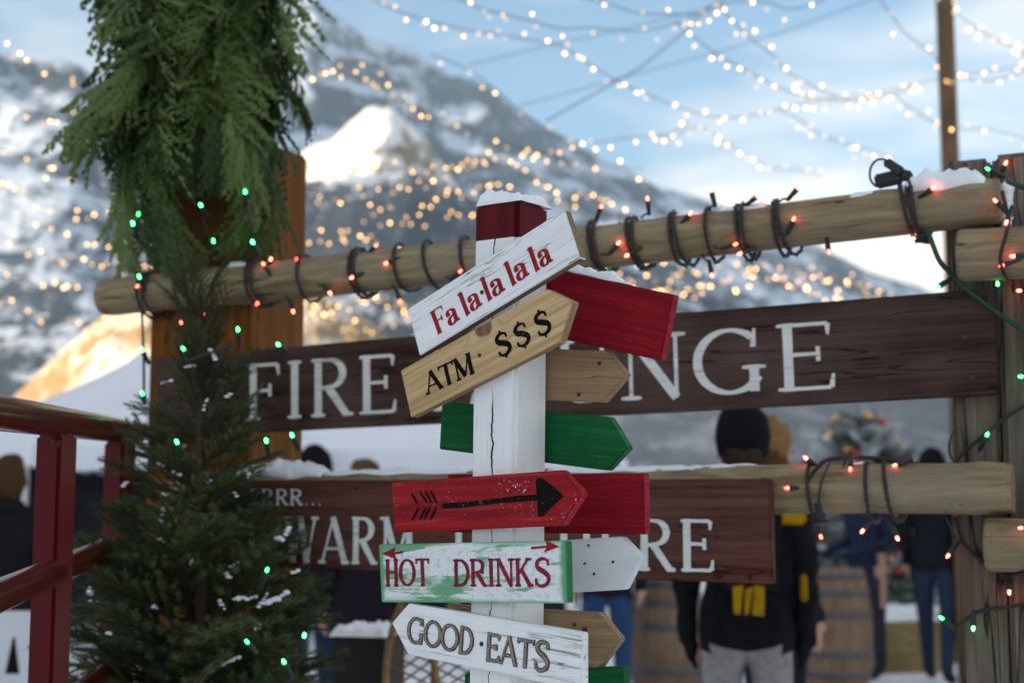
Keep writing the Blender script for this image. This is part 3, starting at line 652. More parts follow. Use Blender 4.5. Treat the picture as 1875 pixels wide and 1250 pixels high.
# snow on the top of the post and on the red board
def snow_sheet(name, mw, sx, sy, th, seed, label, nx=26, ny=26, edge=.2, thresh=-.15, sub=1):
    V, F = [], []; idx = {}
    for s in (1, 0):
        for j in range(ny+1):
            for i in range(nx+1):
                u, v = i/nx*2-1, j/ny*2-1
                e_ = max(0.0, min(1, (1-abs(u))/edge))**.5 * max(0.0, min(1, (1-abs(v))/edge))**.5
                p = Vector((u*sx*28, v*sy*28, seed)); nn = mnoise.fractal(p, 1, 2.1, 5)
                h = th*e_*(.65+.75*nn+.0) + .0
                k = 1 + .10*mnoise.noise(p*.6)
                idx[s, i, j] = len(V); V.append((u*sx*k, v*sy*k, max(h, -.002) if s else -.002))
    for j in range(ny):
        for i in range(nx):
            F.append((idx[1, i, j], idx[1, i+1, j], idx[1, i+1, j+1], idx[1, i, j+1]))
    o = link(name, mesh_of(name, V, F, [MAT['snow']], True), None, (), mw)
    return tag(o, label, 'snow', None, 'stuff')
snow_sheet('snow_cap', Matrix.Translation(base) @ lean @ pm @ Matrix.Translation((0, .006, post_top+.001)), .047, .045, .026, 2.2, 'thin crusted snow lying on the red top of the signpost', 44, 44)
pa, pb = on_plane(1010, 490, P0['back'], NF), on_plane(1150, 521, P0['back'], NF)
dv = (pb-pa).normalized(); up = dv.cross(-NF).normalized()
if up.z < 0: up = -up
snow_sheet('snow_patch', frame((pa+pb)/2 - NF*TB*.5 + up*.001, dv, -NF, up), (pb-pa).length/2, TB*.52, .017, 7.7, 'snow wedge on the sloping blank red board of the signpost', 50, 14, .5)

# ------------------------------------------------------------------ the log fence
fa, fb = at(195, 545, 4.0), at(1840, 372, 2.95)
FD = (fb-fa); FD.z = 0; FD.normalize(); FN = Vector((FD.y, -FD.x, 0))
if FN.y > 0: FN = -FN
FP = Vector((fb.x, fb.y, 0))
def fp(px, py, off=0.0):
    return on_plane(px, py, FP + FN*off, FN)
fence = thing('log_fence', 'timber gateway fence of round log rails between amber and weathered posts', 'fence', Vector((fb.x, fb.y, 0)))
fi = Matrix.Translation(-fence.location)
LR = .051
def log_rail(p0, p1, r, seed, seg=28, n=40, name='rail'):
    V, F = [], []; d = (p1-p0); Ln = d.length; d.normalize(); n = max(n, int(Ln/.02))
    y = Z.cross(d).normalized(); z = d.cross(y); kn_ = random.Random(int(seed*10)); knots = [(kn_.uniform(0, Ln), kn_.uniform(0, 6.28), kn_.uniform(.002, .005)) for _ in range(int(Ln*9))]
    for i in range(n+1):
        x = Ln*i/n
        for k in range(seg):
            a = 2*math.pi*k/seg
            rr = r*(1 + .035*mnoise.noise(Vector((x*2.2+seed, math.cos(a)*.8, math.sin(a)*.8))) + .012*mnoise.noise(Vector((x*14+seed, math.cos(a)*3, math.sin(a)*3))))
            for kx, ka, kr in knots:
                dd = ((x-kx)/.03)**2 + ((math.atan2(math.sin(a-ka), math.cos(a-ka)))/.45)**2
                rr += kr*math.exp(-dd)
            rr *= 1.03 - .06*x/Ln
            if i in (0, n): rr *= .95
            V.append((x, rr*math.cos(a) + .004*math.sin(x*3.1+seed), rr*math.sin(a) + .005*math.sin(x*2.3+seed*2)))
    for i in range(n):
        for k in range(seg):
            a, b_ = i*seg+k, i*seg+(k+1) % seg; F.append((a, b_, b_+seg, a+seg))
    nF = len(F); F.append(tuple(range(seg))[::-1]); F.append(tuple(range(n*seg, (n+1)*seg)))
    m = mesh_of(name, V, F, [MAT['log'], MAT['log_end']], True, [0]*nF+[1, 1])
    m.polygons[nF].use_smooth = False; m.polygons[nF+1].use_smooth = False
    return link(name, m, fence, (), fi @ frame(p0, d, y, z))
RO = .052                                              # rail axis stands this far in front of the post faces
r0, r1 = fp(192, 547, RO), fp(1832, 371, RO)
log_rail(r0, r1, LR, 1.0)
l0, l1 = fp(330, 903, RO), fp(1856, 897, RO)
log_rail(l0, l1, .0535, 5.0)
s0, s1 = fp(1756, 464, RO+.012), fp(2100, 452, RO+.012); log_rail(s0, s1, .053, 9.0)
s0, s1 = fp(1806, 992, RO+.004), fp(2100, 998, RO+.004); log_rail(s0, s1, .053, 12.0)
def square_post(px0, px1, ytop, depth_back, w, d, mat, name='post', off=0.0, round_=.006):
    a, b_ = fp(px0, 760, off), fp(px1, 760, off); ztop = fp((px0+px1)/2, ytop, off).z
    w = w or (b_-a).length
    o = a + FD*w/2 - FN*d/2
    bm = bmesh.new(); bmesh.ops.create_cube(bm, size=1)
    for v in bm.verts: v.co = Vector((v.co.x*w, v.co.y*d, -.3 if v.co.z < 0 else ztop))
    bmesh.ops.bevel(bm, geom=bm.edges[:], offset=round_, segments=3, affect='EDGES')
    return link(name, from_bm(name, bm, [mat]), fence, (), fi @ frame(Vector((o.x, o.y, 0)), FD, -FN, Z))
square_post(268, 452, 262, 0, None, .27, MAT['amber'], round_=.01)
square_post(1745, 1829, 290, 0, None, .11, MAT['grey_post'], round_=.009)
square_post(1833, 1930, 276, 0, None, .13, MAT['grey_post'], off=-.006, round_=.012)
def fence_sign(name, px, mat, off, t, label):
    pts = [fp(x, y, off) for x, y in px]; p0 = FP + FN*off
    qq = [((p-p0).dot(FD), p.z) for p in pts]; dx, dz = qq[1][0]-qq[0][0], qq[1][1]-qq[0][1]; l = math.hypot(dx, dz); e1 = (dx/l, dz/l)
    cx, cz = sum(a for a, b in qq)/len(qq), sum(b for a, b in qq)/len(qq)
    loc = [((a-cx)*e1[0]+(b-cz)*e1[1], -(a-cx)*e1[1]+(b-cz)*e1[0]) for a, b in qq]
    org = p0 + FD*cx; org.z = cz
    root = bpy.data.objects.new(name, None); col.objects.link(root); root.matrix_basis = frame(org, FD*e1[0]+Z*e1[1], -FN, -FD*e1[1]+Z*e1[0])
    tag(root, label, 'sign')
    o = link('board', slab('board', loc, t, [mat], .003), root)
    def L2(x, y):
        p = fp(x, y, off); a, b = (p-p0).dot(FD)-cx, p.z-cz
        return (a*e1[0]+b*e1[1], -a*e1[1]+b*e1[0])
    return root, o, L2
root, b, f2 = fence_sign('wooden_sign', [(286, 656), (800, 611), (1240, 573), (1824, 527), (1827, 721), (1240, 753), (640, 782), (286, 800)], MAT['sign_brown'], .036, .035, 'long dark brown plank sign with carved white letters FIRE LOUNGE')
letters(root, 'FIRE', f2(452, 770), f2(728, 755), .148, MAT['let_white'], .145, .052, .13, rim=MAT['let_rimtan'], rimw=.022, jit=.003, gap=.16)
letters(root, 'LOUNGE', f2(792, 752), f2(1533, 711), .148, MAT['let_white'], .145, .052, .13, rim=MAT['let_rimtan'], rimw=.022, jit=.003, gap=.14)
for q in ((1766, 618), (1725, 700), (1780, 690)):
    screw(root, f2, *q, .005)
root, b, f2 = fence_sign('wooden_sign', [(425, 879), (1409, 876), (1414, 1069), (425, 1034)], MAT['sign_red'], .145, .034, 'red brown plank sign reading WARM UP HERE on the lower rail')
letters(root, 'WARM', f2(522, 1029), f2(757, 1034), .112, MAT['let_white'], .15, .065, .12, rim=MAT['let_rim'], rimw=.05, jit=.005, gap=.16)
letters(root, 'UP', f2(830, 1034), f2(955, 1037), .112, MAT['let_white'], .15, .065, .12, rim=MAT['let_rim'], rimw=.05, jit=.005, gap=.16)
letters(root, 'HERE', f2(1022, 1040), f2(1309, 1047), .112, MAT['let_white'], .15, .065, .12, rim=MAT['let_rim'], rimw=.05, jit=.005, gap=.14)
letters(root, 'BRRR...', f2(456, 924), f2(590, 925), .040, MAT['let_white'], .18, .09, .12, rim=MAT['let_rim'], rimw=.08, jit=.008, gap=.12)

# snow along the rails
def rail_snow(p0, p1, r, th, seed, label, w=52, tilt=0, n=60):
    d = p1-p0; Ln = d.length; d = d.normalized(); y = Z.cross(d).normalized(); z = d.cross(y); V, F = [], []; m = 16
    for i in range(n+1):
        u = i/n
        for j in range(m+1):
            a = (j/m*2-1); ed = math.sqrt(max(0, 1-a*a))*min(1, (min(u, 1-u))*8)**.6
            nn = mnoise.fractal(Vector((u*Ln*22+seed, a*2.2, seed)), 1, 2.1, 5)
            ww = R(w)*(.82+.4*mnoise.noise(Vector((u*Ln*14+seed, 3 if a > 0 else 9, 0))))
            h = r + th*ed*max(.0, .75+.7*nn) - .0015
            an = a*ww + R(tilt)
            V.append((u*Ln, h*math.sin(an), h*math.cos(an)))
    for i in range(n):
        for j in range(m): a = i*(m+1)+j; F.append((a, a+1, a+m+2, a+m+1))
    o = link('rail_snow', mesh_of('rail_snow', V, F, [MAT['snow']], True), None, (), frame(p0, d, y, z))
    return tag(o, label, 'snow', None, 'stuff')
def on_rail(px, a=r0, b_=r1):   # rail axis point seen at that photo column
    best = min((abs(((a+(b_-a)*k/400)-EYE).dot(Vector((1, 0, 0)))/(a+(b_-a)*k/400).y*FPX/ _c - (px-937.5)), k) for k in range(401))[1]
    return a+(b_-a)*best/400
rail_snow(on_rail(1672), on_rail(1832), LR, .034, 1.4, 'thick soft snow heaped on the right end of the top rail', 58, 6)
for k, (a, b_, th, lb) in enumerate(((418, 462, .012, 'small snow patch on the top rail beside the amber post'), (1088, 1142, .010, 'small snow patch on the top rail right of the signpost'), (1248, 1300, .010, 'snow patch on the top rail between cord wraps above the letter N'), (1330, 1420, .008, 'snow patch on the top rail above the letter G'), (1575, 1625, .008, 'snow patch on the top rail beside the black plug'))):
    rail_snow(on_rail(a), on_rail(b_), LR, th, 3.3+k*4, lb, 40, 0, 30)
rail_snow(on_rail(438, l0, l1), on_rail(600, l0, l1), .0535, .030, 21., 'snow heap on the lower rail above the word BRRR', 50)
rail_snow(on_rail(604, l0, l1), on_rail(860, l0, l1), .0535, .006, 25., 'thin snow on the lower rail left of the signpost', 38)
rail_snow(on_rail(1010, l0, l1), on_rail(1450, l0, l1), .0535, .007, 28., 'thin snow on the lower rail right of the signpost', 40, 0, 90)
rail_snow(on_rail(1560, l0, l1), on_rail(1590, l0, l1), .0535, .010, 31., 'snow speck between cord wraps on the lower rail', 30, 0, 20)
# snow on the board top left of the letters and on the end of the top rail
pr = []
e0 = r1 + FD*.004
for k in range(7):
    snow_lump(pr, e0 + Vector((0, 0, .03-.012*k)) + FD*(.004) - FN*(.030-.0025*k), .017-.0012*k, k*2.3, 1.1)
V, F = join(pr); tag(link('snow_clump', mesh_of('snow_clump', V, F, [MAT['snow']], True)), 'snow clinging to the cut end of the top rail', 'snow', None, 'stuff')

# ------------------------------------------------------------------ light strings on the fence
def twisted(pts, r=.0024, off=.0026, pitch=.03, strands=3, seg=5):
    pts = [Vector(p) for p in pts]; acc = 0; out_ = [[] for _ in range(strands)]
    u = None
    for i, p in enumerate(pts):
        t_ = (pts[min(i+1, len(pts)-1)]-pts[max(i-1, 0)]).normalized()
        if u is None: u = t_.cross(Z if abs(t_.z) < .9 else Vector((1, 0, 0))).normalized()
        u = (u - t_*u.dot(t_)).normalized(); w_ = t_.cross(u)
        if i: acc += (p-pts[i-1]).length
        for s in range(strands):
            a = acc/pitch*2*math.pi + 2*math.pi*s/strands
            out_[s].append(p + (u*math.cos(a)+w_*math.sin(a))*off)
    return join([tube_data(q, r, seg) for q in out_])
def resample(pts, step):
    out_ = [pts[0]]; acc = 0
    for a, b_ in zip(pts, pts[1:]):
        l = (b_-a).length; k = max(1, int(l/step))
        for i in range(1, k+1): out_.append(a+(b_-a)*i/k)
    return out_
sock_v, sock_f = lathe([(.0030, -.024), (.0042, -.022), (.0046, -.010), (.0052, -.009), (.0052, -.001), (.0040, 0)], 8)
sock_m = mesh_of('socket', sock_v, sock_f, [MAT['socket']], True)
bl_v, bl_f = lathe([(.0034, -.001), (.0037, .004), (.0033, .008), (.0020, .0108), (.0006, .0118)], 8)
led_m = {'r': mesh_of('bulb_red', bl_v, bl_f, [MAT['led_red']], True), 'g': mesh_of('bulb_green', bl_v, bl_f, [MAT['led_green']], True)}
_lr = random.Random(77)
def led(parent, p, c, dirn, kk=1.0, rail=None):
    q = Vector(dirn).normalized().to_track_quat('Z', 'Y').to_matrix().to_4x4()
    mw = Matrix.Translation(p - parent.location) @ q @ Matrix.Scale(kk, 4)
    link('socket', sock_m, parent, (), mw @ Matrix.Diagonal((1.15, 1.15, 1.45, 1))); link('bulb', led_m[c], parent, (), mw @ Matrix.Scale(.8, 4))
    if rail:
        a, b_, r = rail; d = (b_-a).normalized(); e0 = p - Vector(dirn).normalized()*.032; q2 = a + d*(e0-a).dot(d); o_ = (e0-q2).normalized(); e1 = q2 + o_*(r+.003) - d*.02
        if (e0-q2).length > r+.006:
            v, f = tube_data(catmull([e0, (e0+e1)/2 + o_*.004, e1], 6), .0024, 5); link('lead', mesh_of('lead', [x - parent.location for x in v], f, [MAT['cord']], True), parent)
def px_dir(a):   # a screen direction in degrees, in the fence plane
    return FD*math.cos(R(a)) + Z*math.sin(R(a)) + FN*.25

def wraps(a, b_, r, cols, seed, slant=.035):
    d = (b_-a).normalized(); y = Z.cross(d).normalized(); z = d.cross(y); rr = r+.0065; pts = []; rn = random.Random(seed)
    front = 1 if y.dot(FN) > 0 else -1
    for i, px in enumerate(cols):
        c = on_rail(px, a, b_); sl = slant*rn.uniform(.7, 2.0)
        for k in range(17):
            an = 2*math.pi*k/16 - .5
            k2 = rr*(1+.05*rn.uniform(0, 1)) + (.012*max(0, -math.cos(an)))*rn.uniform(.3, 1)
            pts.append(c + d*(sl*(k/16-.35)) + y*front*k2*math.sin(an) + z*k2*math.cos(an))
    return resample(pts, .012)
st = thing('light_string', 'brown cord with small red lights wrapped around the top log rail', 'string lights', r1)
V, F = twisted(wraps(r0, r1, LR, [266, 276, 335, 466, 474, 562, 655, 664, 738, 795, 862, 1098, 1108, 1172, 1180, 1246, 1256, 1316, 1370, 1380, 1442, 1452, 1680, 1692, 1700], 3), .0028, .0029)
link('cord', mesh_of('cord', [v - st.location for v in V], F, [MAT['cord']], True), st)
RF = RO + LR + .006
for px, py, an, off in ((254, 522, 215, RF), (333, 492, 80, RF-.02), (371, 573, 300, RF), (333, 588, 250, RF-.03), (484, 486, 120, RF), (495, 477, 60, RF-.02), (472, 553, 250, RF-.02), (536, 568, 300, RF-.01), (545, 478, 100, RF-.02), (603, 535, 320, RF),
                        (647, 507, 200, RF), (687, 451, 30, RF-.03), (710, 481, 200, RF), (732, 549, 300, RF-.01), (841, 498, 30, RF), (1100, 381, 60, RF-.03), (1131, 447, 40, RF), (1151, 466, 210, RF), (1186, 367, 90, RF-.03), (1262, 393, 40, RF-.01),
                        (1303, 352, 100, RF-.03), (1385, 361, 30, RF-.03), (1460, 346, 40, RF-.03), (1452, 404, 60, RF), (1344, 448, 10, RF), (1358, 463, 200, RF-.01), (1303, 501, 285, RF-.02), (1517, 458, 280, RF-.03), (1675, 436, 190, RF-.02), (1706, 346, 30, RF-.01)):
    led(st, fp(px, py, off), 'r', px_dir(an), 1.0, (r0, r1, LR))
st = thing('light_string', 'brown cord with red lights coiled three times on the lower rail', 'string lights', l1)
V1, F1 = twisted(wraps(l0, l1, .0535, [1492, 1596, 1636], 8, .03), .0026, .0027)
tail = catmull([fp(1478, 878, RF), fp(1508, 845, RF-.03), fp(1545, 838, RF-.05), fp(1600, 838, RF-.05), fp(1680, 848, RF-.06)], 10)
V2, F2 = twisted(resample(tail, .012), .0026, .0027)
V3, F3 = tube_data(catmull([fp(1520, 845, RF), fp(1506, 875, RF+.004), fp(1500, 905, RF+.004), fp(1499, 925, RF+.004)], 6), .0028, 6)
for V, F in ((V1, F1), (V2, F2), (V3, F3)): link('cord', mesh_of('cord', [v - st.location for v in V], F, [MAT['cord']], True), st)
pv, pf = lathe([(.004, .022), (.0075, .02), (.008, .0), (.0105, -.004), (.0105, -.016), (.017, -.018), (.017, -.024), (.006, -.026)], 12)
pv = [(x, y*.6, z) for x, y, z in pv]
link('plug', mesh_of('plug', pv, pf, [MAT['black']]), st, (), Matrix.Translation(fp(1500, 938, RF+.006)-st.location) @ frame(Vector((0, 0, 0)), FD, -FN, Z) @ Matrix.Rotation(R(-8), 4, 'Y'))
for px, py, an, off in ((1478, 840, 140, RF-.03), (1557, 843, 90, RF-.04), (1557, 855, 270, RF-.01), (1642, 850, 200, RF-.02), (1445, 893, 180, RF), (1502, 979, 290, RF-.02), (1581, 969, 235, RF-.02), (1642, 982, 295, RF-.02), (1738, 1014, 235, .03)):
    led(st, fp(px, py, off), 'r', px_dir(an), 1.0, (l0, l1, .0535))
st = thing('light_string', 'cord with red and green lights hanging down the weathered right posts', 'string lights', fp(1830, 800, .02))
PR = .02
runs = [[(1835, 350, RF), (1846, 400, RF+.01), (1842, 430, RF+.02), (1832, 470, RF+.03), (1838, 500, RF+.02), (1850, 520, .03)],
        [(1748, 946, .03), (1762, 990, PR), (1785, 1015, PR), (1812, 1040, .03)],
        [(1900, 730, PR), (1850, 758, PR), (1800, 798, PR), (1770, 822, PR), (1752, 842, PR)],
        [(1900, 1100, PR), (1850, 1110, PR), (1795, 1118, PR), (1760, 1140, PR), (1748, 1158, .03)],
        [(1900, 1040, RF+.02), (1850, 1052, PR+.02), (1825, 1045, PR)]]
for rr_ in runs:
    V, F = twisted(resample(catmull([fp(*p) for p in rr_], 10), .012), .0023, .0024); link('cord', mesh_of('cord', [v - st.location for v in V], F, [MAT['cord']], True), st)
for px, py, c, an, off in ((1825, 370, 'r', 130, RF+.02), (1844, 404, 'r', 250, RF+.02), (1812, 311, 'g', 150, RF-.02), (1840, 302, 'r', 60, .01), (1858, 469, 'r', 180, RF+.02), (1838, 485, 'r', 200, RF+.03), (1720, 524, 'g', 215, .05), (1827, 523, 'g', 90, .055), (1870, 532, 'r', 180, .02), (1873, 689, 'g', 180, .02), (1806, 798, 'g', 60, .035), (1848, 1080, 'r', 270, .02), (1873, 966, 'r', 180, RF+.02), (1727, 1133, 'g', 140, .03), (1782, 1146, 'g', 270, .04)):
    led(st, fp(px, py, off), c, px_dir(an))
V, F = tube_data(catmull([fp(1700, 425, RF-.01), fp(1708, 448, RF), fp(1722, 480, RF), fp(1745, 505, .07), fp(1780, 538, .055), fp(1830, 575, .05), fp(1900, 622, .05)], 10), .0052, 8)
tag(link('extension_cord', mesh_of('extension_cord', V, F, [MAT['cord_green']], True)), 'thick dark green extension cord crossing the brown sign and right posts', 'cord')
V, F = tube_data(catmull([fp(1748, 785, .01), fp(1738, 812, .03), fp(1742, 838, .04), fp(1765, 850, .03)], 8), .0028, 6)
tag(link('extension_cord', mesh_of('extension_cord', V, F, [MAT['cord_green']], True)), 'thin green cord loop behind the lower rail at the weathered post', 'cord')
V, F = tube_data(catmull([fp(1846, 332, RF-.02), fp(1860, 338, RF), fp(1900, 352, RF)], 8), .006, 8)
tag(link('extension_cord', mesh_of('extension_cord', V, F, [MAT['cord_green']], True)), 'dark green cord leaving the top rail end to the right', 'cord')
# black plug and adapter lying on the top rail
pl = thing('cord_plug', 'black plug and adapter with a looped cord on the top rail', 'plug', on_rail(1632) + Z*LR)
def local_box(name, px, py, sx, sz, sy, ang, mat, off):
    m = box_mesh(name, sx, sy, sz, [mat], .004, -sz/2)
    p = fp(px, py, off)
    link(name, m, pl, (), Matrix.Translation(p-pl.location) @ frame(Vector((0, 0, 0)), FD, -FN, Z) @ Matrix.Rotation(R(-ang), 4, 'Y'))
local_box('adapter', 1628, 328, .058, .028, .030, 8, MAT['black'], RO)
local_box('plug', 1637, 306, .046, .019, .022, -38, MAT['socket'], RO+.018)
local_box('connector', 1660, 322, .022, .022, .024, -20, MAT['black'], RO+.01)
V, F = tube_data(catmull([fp(1622, 292, RO+.018), fp(1606, 293, RO+.02), fp(1595, 306, RO+.02), fp(1593, 325, RO+.02), fp(1600, 338, RO+.01), fp(1608, 342, RO)], 8), .0026, 6)
link('cord', mesh_of('cord', [v-pl.location for v in V], F, [MAT['cord']], True), pl)
V, F = tube_data(catmull([fp(1662, 322, RO+.02), fp(1668, 345, RF), fp(1672, 372, RF), fp(1676, 400, RF)], 8), .003, 6)
link('cord', mesh_of('cord', [v-pl.location for v in V], F, [MAT['cord']], True), pl)

# ------------------------------------------------------------------ greenery
def leaf_mat(name, c0, c1, c2, rough=.6):
    t = NT(name); oi = t.n('ShaderNodeObjectInfo'); n = t.noise((35, 35, 35), 4, co=t.obj())
    f = t.math('ADD', t.math('MULTIPLY', oi.outputs['Random'], .65), t.math('MULTIPLY', n, .55))
    c = t.ramp(f, (.2, c0), (.55, c1), (.9, c2))
    t.b.inputs['Subsurface Weight'].default_value = 0
    return t.fin(c, rough, .3)
MAT['cedar'] = leaf_mat('cedar_leaf', (.009, .026, .006), (.040, .084, .014), (.145, .200, .052))
MAT['fir'] = leaf_mat('fir_needle', (.019, .041, .015), (.050, .080, .027), (.10, .125, .040))
MAT['twig'] = plain('twig', (.055, .035, .022), .8)
MAT['bark'] = wood('bark', (.05, .035, .025), (.11, .08, .055), 2, 1, .9, .8)
def cedar_spray(seed):
    rn = random.Random(seed); V, F = [], []
    def strip(p, d, n_, ln, w):
        s = d.cross(n_).normalized(); k = len(V); q = p + d*ln
        V.extend([p, p + d*ln*.45 + s*w, q, p + d*ln*.45 - s*w]); F.append((k, k+1, k+2, k+3))
    bend = rn.uniform(-.16, .16)
    def pt(u): return Vector((u*(1-.10*u), bend*u*u + .03*math.sin(u*5+seed), -.32*u*u))
    n_ = Vector((0, 0, 1)); u = .10
    while u < .97:
        p = pt(u); d = (pt(u+.02)-p).normalized()
        for side in (1, -1):
            if rn.random() < .12: continue
            sd = d.cross(n_).normalized()*side
            ln = (.36*math.sin(math.pi*min(1, .15+u*.85))**.7 + .05)*rn.uniform(.45, 1.3)
            a_ = rn.uniform(.42, .75); bd = (d + sd*a_ + Vector((0, 0, rn.uniform(-.45, .20)))).normalized()
            cur = sd*rn.uniform(-.25, .10); m = max(3, int(ln/.034)); prev = p
            for k in range(m):
                v = (k+1)/m; q = p + bd*ln*v + cur*ln*v*v + Vector((0, 0, -.35*v*v*ln))
                tw = (q-prev).normalized(); strip(prev, tw, n_, (q-prev).length*1.25, .010)
                for s2 in (1, -1):
                    if rn.random() < .15: continue
                    dd = (tw + tw.cross(n_).normalized()*s2*rn.uniform(.35, .85) + Vector((0, 0, rn.uniform(-.35, .18)))).normalized()
                    l3 = .085*(1-v*.5)*rn.uniform(.45, 1.35)
                    strip(q, dd, n_, l3, .0115*rn.uniform(.8, 1.3))
                    e3 = q + dd*l3*.45
                    strip(e3, (dd + dd.cross(n_).normalized()*rn.choice((1, -1))*.7).normalized(), n_, l3*.55, .009)
                prev = q
            strip(prev, tw, n_, .05, .009)
        u += rn.uniform(.030, .062)
    kk = len(F)
    v, f = tube_data([pt(i/10) for i in range(11)], [.009*(1-i/12) for i in range(11)], 4)
    o = len(V); V += v; F += [tuple(i+o for i in q) for q in f]
    return mesh_of('bough', V, F, [MAT['cedar'], MAT['twig']], False, [0]*kk+[1]*len(f))
def fir_branch(seed):
    rn = random.Random(seed); V, F = [], []
    def needles(a, b_, step, ln):
        d = (b_-a); l = d.length; d = d.normalized(); u = d.cross(Vector((.2, .1, 1))).normalized(); w_ = d.cross(u)
        m = int(l/step)
        for i in range(m):
            p = a + d*l*i/m
            for k in range(5):
                an = 2*math.pi*(k/5 + rn.random()*.2)
                o = (u*math.cos(an) + w_*math.sin(an)); nd = (d*.75 + o*.75 + Vector((0, 0, .12))).normalized()
                s = nd.cross(o).normalized()*.0038; q = p + nd*ln*rn.uniform(.8, 1.15)
                kk = len(V); V.extend([p-s, p+s, q]); F.append((kk, kk+1, kk+2))
    tubes = []
    def twig(a, b_, r): tubes.append(tube_data([a, (a+b_)/2+Vector((0, 0, .01)), b_], [r, r*.8, r*.4], 4))
    A, B = Vector((0, 0, 0)), Vector((1, 0, .10)); twig(A, B, .010); needles(A+(B-A)*.08, B, .020, .062)
    for i in range(12):
        u = .12 + .80*i/12; s = 1 if i % 2 else -1; p = A+(B-A)*u
        ln = (.44*(1-u)+.12)*rn.uniform(.75, 1.2); q = p + Vector((.78, .62*s, rn.uniform(-.10, .28))).normalized()*ln
        twig(p, q, .006); needles(p, q, .020, .058)
    kk = len(F)
    for v, f in tubes:
        o = len(V); V += v; F += [tuple(i+o for i in q) for q in f]
    return mesh_of('branch', V, F, [MAT['fir'], MAT['twig']], False, [0]*kk+[1]*(len(F)-kk))
def px_of(p):
    q = p - EYE; dep = q.y*_c + q.z*_s
    return 937.5 + q.x/dep*FPX
def aim(p, d, roll, s):
    d = d.normalized(); y = Z.cross(d); y = y.normalized() if y.length > .01 else Vector((0, 1, 0)); z = d.cross(y)
    return frame(p, d, y, z) @ Matrix.Rotation(roll, 4, 'X') @ Matrix.Scale(s, 4)
cs = [cedar_spray(i*7+1) for i in range(8)]
rg = random.Random(12)
ax_d = 3.80
gbase = at(372, 300, ax_d)
gar = thing('cedar_garland', 'bundle of drooping cedar boughs tied over the top of the amber post', 'garland', gbase)
# half widths of the hanging bundle (photo px, left / right of its axis) by photo row
prof = [(-260, 150, 130), (-120, 200, 180), (0, 228, 215), (90, 235, 235), (170, 245, 250), (225, 235, 225), (280, 190, 160), (330, 175, 130)]
def hw(y, side):
    for a, b_ in zip(prof, prof[1:]):
        if a[0] <= y <= b_[0]:
            t = (y-a[0])/(b_[0]-a[0]); k = 1 if side < 0 else 2; return a[k]+(b_[k]-a[k])*t
    return prof[-1][1 if side < 0 else 2]
pxm = ax_d/FPX
for i in range(235):
    y = rg.uniform(-250, 230); an = rg.uniform(0, 2*math.pi)
    if math.sin(an) > .35 and rg.random() < .6: an = -an
    side = 1 if math.cos(an) > 0 else -1
    reach = hw(min(y+70, 330), side)*pxm*rg.uniform(.62, 1.25)*(.62+.38*abs(math.cos(an)))
    drop = rg.uniform(.6, 2.0)
    d = Vector((math.cos(an), math.sin(an), -drop)); hl = 1/math.sqrt(1+drop*drop)
    ln = min(.50, max(.26, reach*.95/hl))*rg.uniform(.85, 1.15)
    if y + ln*drop*hl/pxm > (335 if side < 0 else 270): continue
    p = at(372+side*0, y, ax_d) + Vector((math.cos(an), math.sin(an), 0))*(max(.0, reach-ln*hl*.9))
    if not 118 < px_of(p + d.normalized()*ln) < 612: continue
    link('bough', rg.choice(cs), gar, (), aim(p-gbase, d, rg.uniform(-1.1, 1.1), ln))
# hanging lower boughs on both sides and over the front of the post
for x0, y0, x1, y1, dd in ((300, 215, 232, 420, -.05), (290, 250, 250, 470, -.08), (270, 265, 215, 460, 0), (260, 230, 190, 400, .02), (300, 300, 270, 500, -.10), (240, 300, 222, 490, .0), (280, 330, 262, 480, -.05),
                           (330, 180, 345, 320, -.18), (350, 190, 385, 330, -.2), (390, 190, 420, 335, -.2), (300, 200, 300, 345, -.16), (430, 190, 445, 335, -.18), (460, 230, 470, 400, -.16), (480, 260, 492, 470, -.10), (500, 300, 505, 480, -.06), (490, 240, 500, 390, -.12),
                           (440, 240, 430, 330, -.2), (360, 240, 330, 350, -.2), (270, 200, 200, 330, .05), (262, 180, 185, 300, .05), (470, 110, 590, 205, -.05), (450, 90, 585, 180, -.02), (460, 60, 580, 140, .02), (480, 130, 600, 212, .0), (260, 100, 190, 165, .0), (262, 120, 190, 230, .02)):
    a, b_ = at(x0, y0, ax_d-.02+dd), at(x1, y1, ax_d-.06+dd); d = b_-a
    link('bough', rg.choice(cs), gar, (), aim(a-gbase, d + Vector((0, 0, .18))*d.length, rg.uniform(-.4, .4), d.length*.98))
V, F = tube_data([at(372, -330, ax_d)-gbase, at(372, 290, ax_d)-gbase], [.02, .035], 8)
link('stem', mesh_of('stem', V, F, [MAT['bark']], True), gar)

